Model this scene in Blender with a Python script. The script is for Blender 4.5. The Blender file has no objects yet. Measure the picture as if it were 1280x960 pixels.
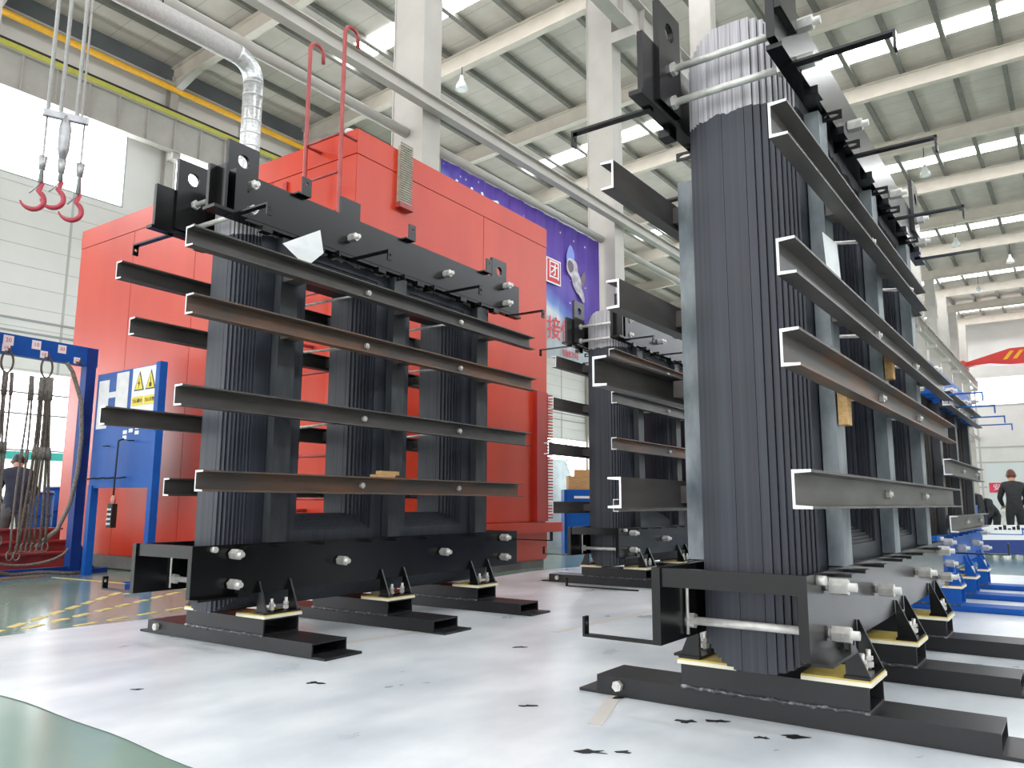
import bpy, bmesh, math, random
from mathutils import Vector, Matrix
random.seed(7)
PI = math.pi
scn = bpy.context.scene
COL = scn.collection

# ------------------------------------------------------------------ camera
YAW, PITCH, ROLL, FPX, CAMH = 0.6312, 0.1516, 0.004, 974.5, 1.0
cd = bpy.data.cameras.new('camera')
cam = bpy.data.objects.new('camera', cd); COL.objects.link(cam); scn.camera = cam
fw = Vector((math.cos(YAW)*math.cos(PITCH), math.sin(YAW)*math.cos(PITCH), math.sin(PITCH)))
rt = Vector((math.sin(YAW), -math.cos(YAW), 0)); up = rt.cross(fw)
r2 = math.cos(ROLL)*rt + math.sin(ROLL)*up
u2 = -math.sin(ROLL)*rt + math.cos(ROLL)*up
cam.matrix_world = Matrix(((r2.x, u2.x, -fw.x, 0), (r2.y, u2.y, -fw.y, 0), (r2.z, u2.z, -fw.z, CAMH), (0, 0, 0, 1)))
cd.sensor_fit = 'HORIZONTAL'; cd.sensor_width = 36.0; cd.lens = 36.0*FPX/1280.0
cd.clip_start = 0.05; cd.clip_end = 400

# ------------------------------------------------------------------ world and exposure
w = bpy.data.worlds.new('daylight'); scn.world = w; w.use_nodes = True
bg = w.node_tree.nodes['Background']
bg.inputs[0].default_value = (0.97, 0.98, 1.0, 1); bg.inputs[1].default_value = 2.3
vs = scn.view_settings
vs.view_transform = 'Standard'; vs.look = 'None'; vs.gamma = 1.0; vs.exposure = 0.29
vs.use_curve_mapping = False
scn.cycles.use_denoising = True
scn.cycles.max_bounces = 8; scn.cycles.diffuse_bounces = 4; scn.cycles.glossy_bounces = 4
SKYLIGHT_POWER = 13.0
WINDOW_POWER = 7.0


# ------------------------------------------------------------------ helpers
def lin(c):
    r = []
    for v in c[:3]:
        v = v/255.0
        r.append(v/12.92 if v <= 0.04045 else ((v+0.055)/1.055)**2.4)
    return (r[0], r[1], r[2], 1.0)


MATS = {}


def mat(name, c1, c2=None, rough=0.5, metal=0.0, scale=6.0, stretch=(1, 1, 1), bump=0.0, detail=4.0,
        lo=0.35, hi=0.65, emit=0.0, spec=0.5, coat=0.0, r2=None):
    if name in MATS:
        return MATS[name]
    m = bpy.data.materials.new(name); m.use_nodes = True
    nt = m.node_tree; N = nt.nodes; L = nt.links
    b = N['Principled BSDF']
    b.inputs['Roughness'].default_value = rough; b.inputs['Metallic'].default_value = metal
    b.inputs['Specular IOR Level'].default_value = spec
    b.inputs['Coat Weight'].default_value = coat
    tc = N.new('ShaderNodeTexCoord'); mp = N.new('ShaderNodeMapping')
    mp.inputs['Scale'].default_value = stretch
    L.new(tc.outputs['Object'], mp.inputs['Vector'])
    nz = N.new('ShaderNodeTexNoise'); nz.inputs['Scale'].default_value = scale; nz.inputs['Detail'].default_value = detail
    L.new(mp.outputs[0], nz.inputs['Vector'])
    cr = N.new('ShaderNodeValToRGB')
    cr.color_ramp.elements[0].position = lo; cr.color_ramp.elements[1].position = hi
    cr.color_ramp.elements[0].color = lin(c1); cr.color_ramp.elements[1].color = lin(c2 if c2 else c1)
    L.new(nz.outputs['Fac'], cr.inputs[0]); L.new(cr.outputs[0], b.inputs['Base Color'])
    if r2 is not None:
        mr = N.new('ShaderNodeMapRange'); mr.inputs[3].default_value = rough; mr.inputs[4].default_value = r2
        L.new(nz.outputs['Fac'], mr.inputs[0]); L.new(mr.outputs[0], b.inputs['Roughness'])
    if bump:
        bp = N.new('ShaderNodeBump'); bp.inputs['Strength'].default_value = bump; bp.inputs['Distance'].default_value = 0.01
        L.new(nz.outputs['Fac'], bp.inputs['Height']); L.new(bp.outputs[0], b.inputs['Normal'])
    if emit:
        L.new(cr.outputs[0], b.inputs['Emission Color']); b.inputs['Emission Strength'].default_value = emit
    MATS[name] = m
    return m


def lam_mat(name, c1, c2, steel_from=None):
    """painted lamination edges; bare steel above steel_from (object z) with a ragged paint edge"""
    m = mat(name, c1, c2, rough=0.42, scale=3.0, stretch=(16, 16, 0.12), lo=0.3, hi=0.75, bump=0.03, r2=0.55)
    if steel_from is None:
        return m
    nt = m.node_tree; N = nt.nodes; L = nt.links; b = N['Principled BSDF']
    tc = N.new('ShaderNodeTexCoord'); sp = N.new('ShaderNodeSeparateXYZ'); L.new(tc.outputs['Object'], sp.inputs[0])
    nz = N.new('ShaderNodeTexNoise'); nz.inputs['Scale'].default_value = 9.0; nz.inputs['Detail'].default_value = 6
    L.new(tc.outputs['Object'], nz.inputs['Vector'])
    ma = N.new('ShaderNodeMath'); ma.operation = 'MULTIPLY_ADD'; ma.inputs[1].default_value = 0.10
    L.new(nz.outputs['Fac'], ma.inputs[0]); L.new(sp.outputs['Z'], ma.inputs[2])
    gt = N.new('ShaderNodeMath'); gt.operation = 'GREATER_THAN'; gt.inputs[1].default_value = steel_from+0.05
    L.new(ma.outputs[0], gt.inputs[0])
    mp = N.new('ShaderNodeMapping'); mp.inputs['Scale'].default_value = (30, 30, 0.5)
    L.new(tc.outputs['Object'], mp.inputs[0])
    n2 = N.new('ShaderNodeTexNoise'); n2.inputs['Scale'].default_value = 3; L.new(mp.outputs[0], n2.inputs['Vector'])
    cr = N.new('ShaderNodeValToRGB'); cr.color_ramp.elements[0].color = lin((132, 130, 134)); cr.color_ramp.elements[1].color = lin((190, 188, 192))
    cr.color_ramp.elements[0].position = 0.3; cr.color_ramp.elements[1].position = 0.7
    L.new(n2.outputs['Fac'], cr.inputs[0])
    old = b.inputs['Base Color'].links[0].from_socket
    mx = N.new('ShaderNodeMix'); mx.data_type = 'RGBA'
    L.new(gt.outputs[0], mx.inputs[0]); L.new(old, mx.inputs[6]); L.new(cr.outputs[0], mx.inputs[7])
    L.new(mx.outputs[2], b.inputs['Base Color'])
    m2 = N.new('ShaderNodeMath'); m2.operation = 'MULTIPLY'; m2.inputs[1].default_value = 0.35
    L.new(gt.outputs[0], m2.inputs[0]); L.new(m2.outputs[0], b.inputs['Metallic'])
    return m


class MB:
    def __init__(s):
        s.v = []; s.f = []; s.m = []; s.s = []

    def add(s, vs_, fs, m=0, smooth=False):
        o = len(s.v); s.v += [tuple(p) for p in vs_]
        for f in fs:
            s.f.append(tuple(o+i for i in f)); s.m.append(m); s.s.append(smooth)
        return s

    def box(s, x0, x1, y0, y1, z0, z1, m=0):
        if x0 > x1: x0, x1 = x1, x0
        if y0 > y1: y0, y1 = y1, y0
        if z0 > z1: z0, z1 = z1, z0
        return s.add([(x0, y0, z0), (x1, y0, z0), (x1, y1, z0), (x0, y1, z0), (x0, y0, z1), (x1, y0, z1), (x1, y1, z1), (x0, y1, z1)],
                     [(0, 3, 2, 1), (4, 5, 6, 7), (0, 1, 5, 4), (1, 2, 6, 5), (2, 3, 7, 6), (3, 0, 4, 7)], m)

    def obox(s, c, ax, ay, az, hx, hy, hz, m=0):
        """box about c with half sizes along unit axes"""
        c = Vector(c); ax = Vector(ax).normalized(); ay = Vector(ay).normalized(); az = Vector(az).normalized()
        P = []
        for k in (-1, 1):
            for i, j in ((-1, -1), (1, -1), (1, 1), (-1, 1)):
                P.append(c+ax*hx*i+ay*hy*j+az*hz*k)
        return s.add(P, [(0, 3, 2, 1), (4, 5, 6, 7), (0, 1, 5, 4), (1, 2, 6, 5), (2, 3, 7, 6), (3, 0, 4, 7)], m)

    def prism(s, poly, fn, d0, d1, m=0, mcap=None):
        """poly: 2D points; fn(a, b, d) -> 3D; concave allowed (ngon caps)"""
        n = len(poly)
        P = [fn(a, b, d0) for a, b in poly]+[fn(a, b, d1) for a, b in poly]
        s.add(P, [(i, (i+1) % n, n+(i+1) % n, n+i) for i in range(n)], m)
        o = len(s.v)-2*n
        for f in (tuple(o+i for i in reversed(range(n))), tuple(o+n+i for i in range(n))):
            s.f.append(f); s.m.append(m if mcap is None else mcap); s.s.append(False)
        return s

    def tube(s, pts, r, n=8, m=0, caps=True, smooth=True):
        pts = [Vector(p) for p in pts]; rings = []
        rr = r if isinstance(r, (list, tuple)) else [r]*len(pts)
        ref = None
        for i, p in enumerate(pts):
            a = pts[max(i-1, 0)]; b = pts[min(i+1, len(pts)-1)]
            t = (b-a).normalized()
            if ref is None:
                ref = t.orthogonal().normalized()
            ref = (ref-t*ref.dot(t))
            ref = ref.normalized() if ref.length > 1e-6 else t.orthogonal().normalized()
            q = t.cross(ref)
            rings.append([p+(ref*math.cos(2*PI*k/n)+q*math.sin(2*PI*k/n))*rr[i] for k in range(n)])
        V = [x for g in rings for x in g]; F = []
        for i in range(len(pts)-1):
            for k in range(n):
                F.append((i*n+k, i*n+(k+1) % n, (i+1)*n+(k+1) % n, (i+1)*n+k))
        s.add(V, F, m, smooth)
        if caps:
            o = len(s.v)-len(V)
            s.f += [tuple(o+k for k in reversed(range(n))), tuple(o+(len(pts)-1)*n+k for k in range(n))]
            s.m += [m, m]; s.s += [False, False]
        return s

    def holeplate(s, w, h, hc, hr, fn, d0, d1, m=0, n=24, squash=1.0):
        """rectangle 0..w x 0..h with a hole about hc; fn(a,b,d)->3D"""
        ang = [2*PI*k/n for k in range(n)]
        for cx, cy in ((0, 0), (w, 0), (w, h), (0, h)):
            ang.append(math.atan2(cy-hc[1], cx-hc[0]) % (2*PI))
        ang = sorted(set(round(a, 6) for a in ang)); k = len(ang)
        inn = []; out = []
        for a in ang:
            c, d = math.cos(a), math.sin(a)
            inn.append((hc[0]+hr*squash*c, hc[1]+hr*d))
            t = 1e9
            if c > 1e-9: t = min(t, (w-hc[0])/c)
            if c < -1e-9: t = min(t, -hc[0]/c)
            if d > 1e-9: t = min(t, (h-hc[1])/d)
            if d < -1e-9: t = min(t, -hc[1]/d)
            out.append((hc[0]+t*c, hc[1]+t*d))
        P = [fn(a, b, d0) for a, b in inn]+[fn(a, b, d0) for a, b in out]+[fn(a, b, d1) for a, b in inn]+[fn(a, b, d1) for a, b in out]
        F = []
        for i in range(k):
            j = (i+1) % k
            F += [(i, j, k+j, k+i), (2*k+i, 3*k+i, 3*k+j, 2*k+j), (i, 2*k+i, 2*k+j, j), (k+i, k+j, 3*k+j, 3*k+i)]
        return s.add(P, F, m)

    def mesh(s, name, mats):
        me = bpy.data.meshes.new(name)
        me.from_pydata(s.v, [], s.f)
        for mm in (mats if isinstance(mats, (list, tuple)) else [mats]):
            me.materials.append(mm)
        me.polygons.foreach_set('material_index', s.m)
        me.polygons.foreach_set('use_smooth', s.s)
        bm = bmesh.new(); bm.from_mesh(me); bmesh.ops.recalc_face_normals(bm, faces=bm.faces); bm.to_mesh(me); bm.free()
        me.update()
        return me

    def build(s, name, mats, parent=None, loc=None, rot=None):
        return link(name, s.mesh(name, mats), parent, loc, rot)


def link(name, me, parent=None, loc=None, rot=None):
    o = bpy.data.objects.new(name, me); COL.objects.link(o)
    if parent is not None: o.parent = parent
    if loc is not None: o.location = loc
    if rot is not None: o.rotation_euler = rot
    return o


def thing(name, label, cat, loc=(0, 0, 0), rz=0.0, group=None):
    o = bpy.data.objects.new(name, None); COL.objects.link(o)
    o.location = loc; o.rotation_euler = (0, 0, rz); o.empty_display_size = 0.2
    return tag(o, label, cat, group)


def tag(o, label, cat, group=None):
    o['label'] = label; o['category'] = cat
    if group: o['group'] = group
    return o


def struct(o):
    o['kind'] = 'structure'
    return o


def text_part(body, size, name, m, parent, M, depth=0.004, align='CENTER'):
    """flat lettering as a mesh; M maps text x,y,z into the parent's space"""
    cu = bpy.data.curves.new(name, 'FONT'); cu.body = body; cu.size = size; cu.extrude = depth
    cu.align_x = align; cu.align_y = 'CENTER'; cu.resolution_u = 2
    ob = bpy.data.objects.new(name, cu); COL.objects.link(ob)
    dg = bpy.context.evaluated_depsgraph_get()
    me = bpy.data.meshes.new_from_object(ob.evaluated_get(dg))
    bpy.data.objects.remove(ob); bpy.data.curves.remove(cu)
    me.transform(M); me.materials.clear(); me.materials.append(m); me.name = name
    return link(name, me, parent)


def frame(o, x, y):
    """matrix with text x along x, text y along y"""
    x = Vector(x).normalized(); y = Vector(y).normalized(); z = x.cross(y)
    o = Vector(o)
    return Matrix(((x.x, y.x, z.x, o.x), (x.y, y.y, z.y, o.y), (x.z, y.z, z.z, o.z), (0, 0, 0, 1)))


def hexnut(mb, p, axis, r, h, m=0):
    p = Vector(p); a = Vector(axis).normalized()
    mb.tube([p-a*h/2, p+a*h/2], r, 6, m, True, False)
    return mb


# ------------------------------------------------------------------ materials
M_ROOF = mat('roof_lining', (188, 177, 168), (203, 193, 184), rough=0.8, scale=0.8, lo=0.3, hi=0.7)
M_PURLIN = mat('purlin_steel', (104, 102, 94), (118, 116, 108), rough=0.6, scale=2)
M_CREAM = mat('cream_paint', (172, 167, 160), (180, 175, 168), rough=0.45, scale=1.5)
M_RAFTER = mat('rafter_paint', (190, 181, 168), (198, 189, 176), rough=0.5, scale=1.5)
M_WALL = mat('wall_panel', (212, 209, 205), (219, 217, 213), rough=0.5, scale=0.4)
M_WALLD = mat('wall_seam', (176, 176, 171), rough=0.6)
M_FASCIA = mat('blue_grey_sheet', (92, 96, 98), (104, 108, 110), rough=0.6, scale=0.5)
M_SKYL = mat('skylight_sheet', (250, 252, 255), rough=0.4, emit=SKYLIGHT_POWER)
M_WIN = mat('window_daylight', (246, 250, 255), rough=0.4, emit=WINDOW_POWER)
M_FILLR = mat('window_overcast', (240, 246, 255), rough=0.4, emit=5.0)  # glow of the fill band added on the unseen right wall
M_MULL = mat('window_mullion', (150, 152, 152), rough=0.5)
M_YELLOW = mat('yellow_pipe', (235, 176, 40), (225, 165, 35), rough=0.4)
M_YGREEN = mat('conductor_yellow', (196, 190, 88), (186, 180, 80), rough=0.5)
M_DARK = mat('dark_line', (40, 40, 38), rough=0.6)
M_DUCT = mat('duct_foil', (214, 214, 214), (176, 178, 180), rough=0.3, metal=0.5, scale=14, stretch=(1, 1, 2))
M_RED = mat('oven_red', (190, 50, 22), (202, 60, 30), rough=0.32, scale=1.2, stretch=(1, 1, 0.3))
M_REDD = mat('oven_red_deep', (160, 38, 32), (172, 44, 36), rough=0.35, scale=2)
M_PLINTH = mat('plinth_grey', (96, 94, 92), (116, 112, 108), rough=0.5, scale=3)
M_LADDER = mat('ladder_red', (150, 58, 58), (165, 70, 68), rough=0.4, scale=5)
M_BLACK = mat('clamp_black', (11, 11, 12), (15, 15, 16), rough=0.22, scale=3, spec=0.4, r2=0.27)
M_SKID = mat('skid_black', (15, 16, 19), (25, 25, 28), rough=0.34, scale=5, r2=0.45)
M_LAM = lam_mat('lamination_paint', (30, 34, 42), (56, 60, 70), 2.95)
M_LAMN = lam_mat('lamination_brown', (40, 36, 36), (66, 60, 57), 2.4)
M_TIE = mat('tie_plate_grey', (74, 84, 92), (138, 145, 148), rough=0.45, scale=3, stretch=(3, 3, 1.3), detail=7, lo=0.28, hi=0.72)
M_CHAN = mat('channel_steel', (58, 55, 54), (88, 83, 79), rough=0.42, scale=3, stretch=(0.8, 3, 3), detail=6, lo=.3, hi=.7)
M_RUST = mat('channel_rust', (78, 72, 68), (122, 84, 58), rough=0.5, scale=2.2, stretch=(0.6, 3, 3), lo=0.42, hi=0.68)
M_TIED = mat('tie_plate_dark', (44, 47, 50), (62, 65, 68), rough=0.45, scale=4, stretch=(3, 3, 0.8))
M_CUT = mat('cut_steel_end', (222, 224, 226), (236, 238, 240), rough=0.35)
M_ZINC = mat('zinc_bolt', (214, 212, 207), (190, 188, 183), rough=0.35, metal=0.4, scale=20)
M_CREAMB = mat('insulation_cream', (232, 228, 206), (240, 236, 216), rough=0.6)
M_YELB = mat('insulation_yellow', (196, 172, 84), (214, 190, 104), rough=0.5, scale=8)
M_WOOD = mat('wood_block', (196, 160, 108), (176, 138, 88), rough=0.7, scale=12, stretch=(1, 6, 6))
M_PAPER = mat('paper_white', (226, 228, 228), (238, 240, 240), rough=0.8, scale=8)
M_WELD = mat('weld_bead', (58, 58, 62), (150, 150, 152), rough=0.4, scale=40, lo=0.5, hi=0.75)
M_BLUE = mat('rack_blue', (8, 78, 160), (12, 88, 172), rough=0.5, scale=3, spec=0.25)
M_BLUED = mat('rack_blue_dark', (12, 54, 126), (16, 62, 138), rough=0.5, scale=3, spec=0.25)
M_SLING = mat('wire_rope', (70, 62, 56), (104, 94, 84), rough=0.6, scale=40)
M_SLINGS = mat('wire_rope_steel', (128, 122, 114), (92, 86, 80), rough=0.5, scale=40)
M_GALV = mat('light_rope', (196, 192, 190), (210, 206, 204), rough=0.5, scale=30)
M_HOOK = mat('hook_red', (178, 62, 76), (160, 50, 64), rough=0.4, scale=12)
M_HOOKS = mat('shackle_steel', (150, 150, 152), (176, 176, 178), rough=0.35, metal=0.5, scale=12)
M_STICK = mat('sticker_white', (234, 236, 238), rough=0.5)
M_SIGNY = mat('sign_yellow', (238, 214, 40), rough=0.5)
M_INK = mat('ink_black', (24, 24, 22), rough=0.5)
M_INKR = mat('ink_red', (206, 48, 60), rough=0.5)
M_FLOOR = mat('green_epoxy', (112, 140, 128), (136, 158, 146), rough=0.1, scale=0.7, detail=8, lo=0.3, hi=0.7, r2=0.22)
M_FILM = mat('white_film', (190, 198, 204), (228, 232, 235), rough=0.2, scale=1.3, stretch=(1, 1.6, 1), detail=9, lo=0.3, hi=0.7, bump=0.35, r2=0.42)
M_TAPE = mat('floor_tape_yellow', (226, 204, 132), (206, 182, 106), rough=0.5, scale=9)
M_SKIN = mat('skin', (196, 150, 124), rough=0.55)
M_HAIR = mat('hair_black', (24, 21, 20), rough=0.5)
M_HAIRR = mat('hair_auburn', (92, 40, 32), rough=0.5)
M_NAVY = mat('cloth_navy', (44, 50, 66), (54, 60, 76), rough=0.85, scale=12)
M_CHAR = mat('cloth_charcoal', (34, 36, 38), (44, 46, 48), rough=0.85, scale=12)
M_TROU = mat('cloth_grey', (78, 82, 86), (92, 94, 96), rough=0.85, scale=12)
M_SHOE = mat('shoe_black', (20, 20, 22), rough=0.5)
M_PLAST = mat('plastic_wrap', (190, 212, 214), (214, 230, 230), rough=0.25, scale=5, bump=0.5)
M_CRANE = mat('crane_red', (206, 58, 54), rough=0.4)
M_TURQ = mat('turquoise_band', (70, 186, 176), rough=0.5)
M_WHITE = mat('white_paint', (226, 228, 228), rough=0.5)
M_LAMP = mat('lamp_glass', (224, 226, 222), rough=0.25)

# ------------------------------------------------------------------ the hall
FR = [11.5+8.3*k for k in range(-3, 13)]          # frames along the hall
YC, YW, XF = 11.0, 36.4, 115.0                     # column row, left wall, far wall
XB, YR = -16.0, -20.0


def roof_z(y):                                     # underside of the rafters
    return 23.4-0.05*max(0.0, y-10.0)


floor = struct(MB().box(XB, XF+3, YR, YW+1, -0.2, 0).build('floor', M_FLOOR))

ceil = MB()
for (ya, yb) in ((YR, 10.0), (10.0, YW+0.6)):
    za, zb = roof_z(ya)+1.2, roof_z(yb)+1.2
    ceil.add([(XB, ya, za), (XF+1, ya, za), (XF+1, yb, zb), (XB, yb, zb), (XB, ya, za+.15), (XF+1, ya, za+.15), (XF+1, yb, zb+.15), (XB, yb, zb+.15)],
             [(0, 3, 2, 1), (4, 5, 6, 7), (0, 1, 5, 4), (1, 2, 6, 5), (2, 3, 7, 6), (3, 0, 4, 7)])
# roof lining with fine mesh and sheet joints
m = M_ROOF; nt = m.node_tree; N = nt.nodes; L = nt.links
br = N.new('ShaderNodeTexBrick'); br.inputs['Scale'].default_value = 1.0
br.inputs['Brick Width'].default_value = 40; br.inputs['Row Height'].default_value = 1.38; br.offset = 0
br.inputs['Mortar Size'].default_value = 0.025
br.inputs['Color1'].default_value = (1, 1, 1, 1); br.inputs['Color2'].default_value = (.97, .97, .97, 1); br.inputs['Mortar'].default_value = (.72, .72, .7, 1)
tcn = N.new('ShaderNodeTexCoord'); mpn = N.new('ShaderNodeMapping'); mpn.inputs['Rotation'].default_value = (0, 0, PI/2)
L.new(tcn.outputs['Object'], mpn.inputs[0]); L.new(mpn.outputs[0], br.inputs['Vector'])
mxn = N.new('ShaderNodeMix'); mxn.data_type = 'RGBA'; mxn.blend_type = 'MULTIPLY'; mxn.inputs[0].default_value = 1
bsd = N['Principled BSDF']; old = bsd.inputs['Base Color'].links[0].from_socket
L.new(old, mxn.inputs[6]); L.new(br.outputs['Color'], mxn.inputs[7]); L.new(mxn.outputs[2], bsd.inputs['Base Color'])
ceiling = struct(ceil.build('ceiling', M_ROOF))

pm = {}
y = -19.1
PUR = []
while y < YW-0.5:
    PUR.append(y); y += 2.3
for y in PUR:
    z = roof_z(y)+0.92
    MB().box(XB, XF, y-0.12, y+0.12, z, z+0.27).build('purlin', M_PURLIN, ceiling)
# translucent roof-light strips, one sheet between each two purlins
for xs in (-9.2, 7.4, 24.0, 40.6, 57.2, 73.8, 90.4, 107.0):
    for a, b in zip(PUR[:-1], PUR[1:]):
        if b > 31.5: continue
        za, zb = roof_z(a+.1)+1.16, roof_z(b-.1)+1.16
        q = MB().add([(xs+.4, a+.1, za), (xs+1.7, a+.1, za), (xs+1.7, b-.1, zb), (xs+.4, b-.1, zb), (xs+.4, a+.1, za+.03), (xs+1.7, a+.1, za+.03), (xs+1.7, b-.1, zb+.03), (xs+.4, b-.1, zb+.03)],
                     [(0, 3, 2, 1), (4, 5, 6, 7), (0, 1, 5, 4), (1, 2, 6, 5), (2, 3, 7, 6), (3, 0, 4, 7)])
        q.build('roof_light_sheet', M_SKYL, ceiling)
# rafters: I-beams across the hall
for x in FR:
    mb = MB()
    ys = [YR, 10.0, YW-0.3]
    for a, b in zip(ys[:-1], ys[1:]):
        za, zb = roof_z(a), roof_z(b)
        for (x0, x1, d0, d1) in ((-.2, .2, 0, .03), (-.02, .02, .03, .87), (-.2, .2, .87, .9)):
            mb.add([(x+x0, a, za+d0), (x+x1, a, za+d0), (x+x1, b, zb+d0), (x+x0, b, zb+d0), (x+x0, a, za+d1), (x+x1, a, za+d1), (x+x1, b, zb+d1), (x+x0, b, zb+d1)],
                   [(0, 3, 2, 1), (4, 5, 6, 7), (0, 1, 5, 4), (1, 2, 6, 5), (2, 3, 7, 6), (3, 0, 4, 7)])
    for y in range(-16, 36, 4):                    # fly braces
        mb.tube([(x, y, roof_z(y)+.1), (x+.5, y, roof_z(y)+.95)], .03, 5)
    mb.build('rafter', M_RAFTER, ceiling)

# column row between the bays
for i, x in enumerate(FR):
    z1 = roof_z(YC)
    mb = MB()
    mb.box(x-.28, x+.28, YC-.45, YC-.42, 0, z1); mb.box(x-.28, x+.28, YC+.42, YC+.45, 0, z1)
    mb.box(x-.02, x+.02, YC-.42, YC+.42, 0, z1)
    mb.box(x-.26, x-.2, YC-.42, YC+.42, 0, z1); mb.box(x+.2, x+.26, YC-.42, YC+.42, 0, z1)
    mb.box(x-.3, x+.3, YC-1.25, YC-.45, 14.9, 15.25)    # crane bracket
    struct(mb.build('trim_%d' % (1+i), M_CREAM))['label'] = 'cream steel column of the row between the bays'
# longitudinal members along that row
mb = MB()
yb_ = YC-0.62
for d0, d1, h0, h1 in ((-.1, .1, 0, .03), (-.015, .015, .03, .27), (-.1, .1, .27, .3)):
    mb.box(XB, XF, yb_+d0, yb_+d1, 9.12+h0, 9.12+h1)
struct(mb.build('trim_30', M_CREAM))
mb = MB()
for a, b in zip(FR[:-1], FR[1:]):
    mb.tube([(a+.3, YC, 8.75), (b-.3, YC, 8.75)], .11, 12)
struct(mb.build('trim_31', M_CREAM))
mb = MB()                                           # crane runway girder
yg = YC-0.95
mb.box(XB, XF-2, yg-.22, yg+.22, 15.25, 15.3); mb.box(XB, XF-2, yg-.02, yg+.02, 15.3, 16.25); mb.box(XB, XF-2, yg-.25, yg+.25, 16.25, 16.3)
mb.box(XB, XF-2, yg-.04, yg+.04, 16.3, 16.42)
x = XB+.5
while x < XF-2:
    mb.box(x-.01, x+.01, yg-.2, yg+.2, 15.3, 16.25); x += 1.38
struct(mb.build('trim_32', M_CREAM))

# left wall
wl = MB()
BAND = [(0, 1.2), (6.5, 15.0), (18.9, 22.4)]
for a, b in BAND:
    wl.box(XB, XF, YW, YW+.25, a, b)
for x in FR:                                       # wall between the windows, frame by frame
    wl.box(x-1.9, x+.6, YW, YW+.25, 15.0, 18.9)
wall_left = struct(wl.build('wall_left', M_WALL))
MB().box(XB, XF, YW-.02, YW+.2, 22.4, 24.3).build('eaves_sheet', M_FASCIA, wall_left)
for z in [1.2+.9*k for k in range(24)]:
    if not any(a < z < b for a, b in BAND): continue
    MB().box(XB, XF, YW-.012, YW, z-.012, z+.012).build('panel_joint', M_WALLD, wall_left)
for z in (8.2, 8.75):
    MB().box(XB, XF, YW-.05, YW, z-.04, z+.04).build('wall_rail', M_MULL, wall_left)
for i, x in enumerate(FR):
    for dx in (-4.15, 0.35):
        MB().box(x+dx-.05, x+dx+.05, YW-.02, YW, 6.5, 15.0).build('panel_joint', M_WALLD, wall_left)
    MB().box(x-4.2, x-4.1, YW-.02, YW, 18.9, 22.4).build('panel_joint', M_WALLD, wall_left)
    mb = MB()                                       # wall column with knee to the rafter
    zt = roof_z(YW)+.4
    for a, b in ((-.25, -.22), (.22, .25)): mb.box(x-.2, x+.2, YW-.55+a+.25, YW-.55+b+.25, 0, zt)
    mb.box(x-.015, x+.015, YW-.52, YW-.08, 0, zt)
    mb.box(x-.2, x+.2, YW-1.1, YW-.5, 17.9, 18.3)
    mb.add([(x-.18, YW-.5, 21.6), (x+.18, YW-.5, 21.6), (x+.18, YW-.5, 22.1), (x-.18, YW-.5, 22.1), (x-.18, YW-2.6, 22.2), (x+.18, YW-2.6, 22.2)],
           [(0, 1, 2, 3), (0, 4, 5, 1), (2, 5, 4, 3), (0, 3, 4), (1, 5, 2)])
    struct(mb.build('trim_%d' % (50+i), M_CREAM))['label'] = 'cream wall column with a knee to the rafter'
for i, (a, b) in enumerate(zip(FR[:-1], FR[1:])):   # upper windows
    f = struct(MB().box(a+.6, b-1.9, YW+.12, YW+.16, 15.0, 18.9).build('window_%d' % (i+1), M_WIN))
    k = a+.6
    mb = MB()
    mb.box(a+.6, b-1.9, YW+.02, YW+.12, 15.0, 15.08); mb.box(a+.6, b-1.9, YW+.02, YW+.12, 18.82, 18.9)
    mb.box(a+.6, a+.66, YW+.02, YW+.12, 15.08, 18.82); mb.box(b-1.96, b-1.9, YW+.02, YW+.12, 15.08, 18.82)
    mb.build('window_frame', M_MULL, f)
lowwin = struct(MB().box(XB, XF, YW+.12, YW+.16, 1.2, 6.5).build('window_40', M_WIN))
for z in (3.15, 4.7, 5.6):
    MB().box(XB, XF, YW+.04, YW+.12, z-.04, z+.04).build('glazing_bar', M_MULL, lowwin)
x = 0.0
while x < 80:
    MB().box(x-.04, x+.04, YW+.03, YW+.12, 1.2, 6.5).build('glazing_bar', M_MULL, lowwin); x += 4.15
MB().box(XB, XF, YW+.06, YW+.11, 1.2, 3.1).build('lower_pane', mat('frosted_low', (226, 226, 216), rough=.5, emit=1.0), lowwin)
MB().box(XB, XF, YW+.04, YW+.06, 2.75, 3.1).build('turquoise_stripe', M_TURQ, lowwin)

# crane girder, conductor bars and pipes along the left wall
mb = MB()
mb.box(XB, XF, YW-1.05, YW-1.02, 18.3, 19.95); mb.box(XB, XF, YW-1.25, YW-.8, 18.25, 18.3); mb.box(XB, XF, YW-1.25, YW-.8, 19.9, 19.95)
x = XB+.6
while x < 60:
    mb.box(x-.02, x+.02, YW-1.2, YW-1.05, 18.3, 19.9); x += 1.4
struct(mb.build('trim_33', M_CREAM))
mb = MB(); mb.box(XB, XF, YW-1.32, YW-1.27, 19.95, 20.2); struct(mb.build('trim_34', M_YGREEN))
mb = MB(); mb.box(XB, XF, YW-1.34, YW-1.27, 20.2, 20.3); struct(mb.build('trim_35', M_DARK))
yp = tag(MB().tube([(XB, YW-.75, 21.7), (XF, YW-.75, 21.7)], .15, 10).build('gas_pipe', M_YELLOW), 'yellow pipe running along the top of the left wall', 'pipe')
tag(MB().tube([(XB, YW-.7, 21.98), (XF, YW-.7, 21.98)], .06, 8).build('conduit_pipe', M_CREAM), 'thin pale pipe along the left wall just above the yellow pipe', 'pipe')

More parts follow.
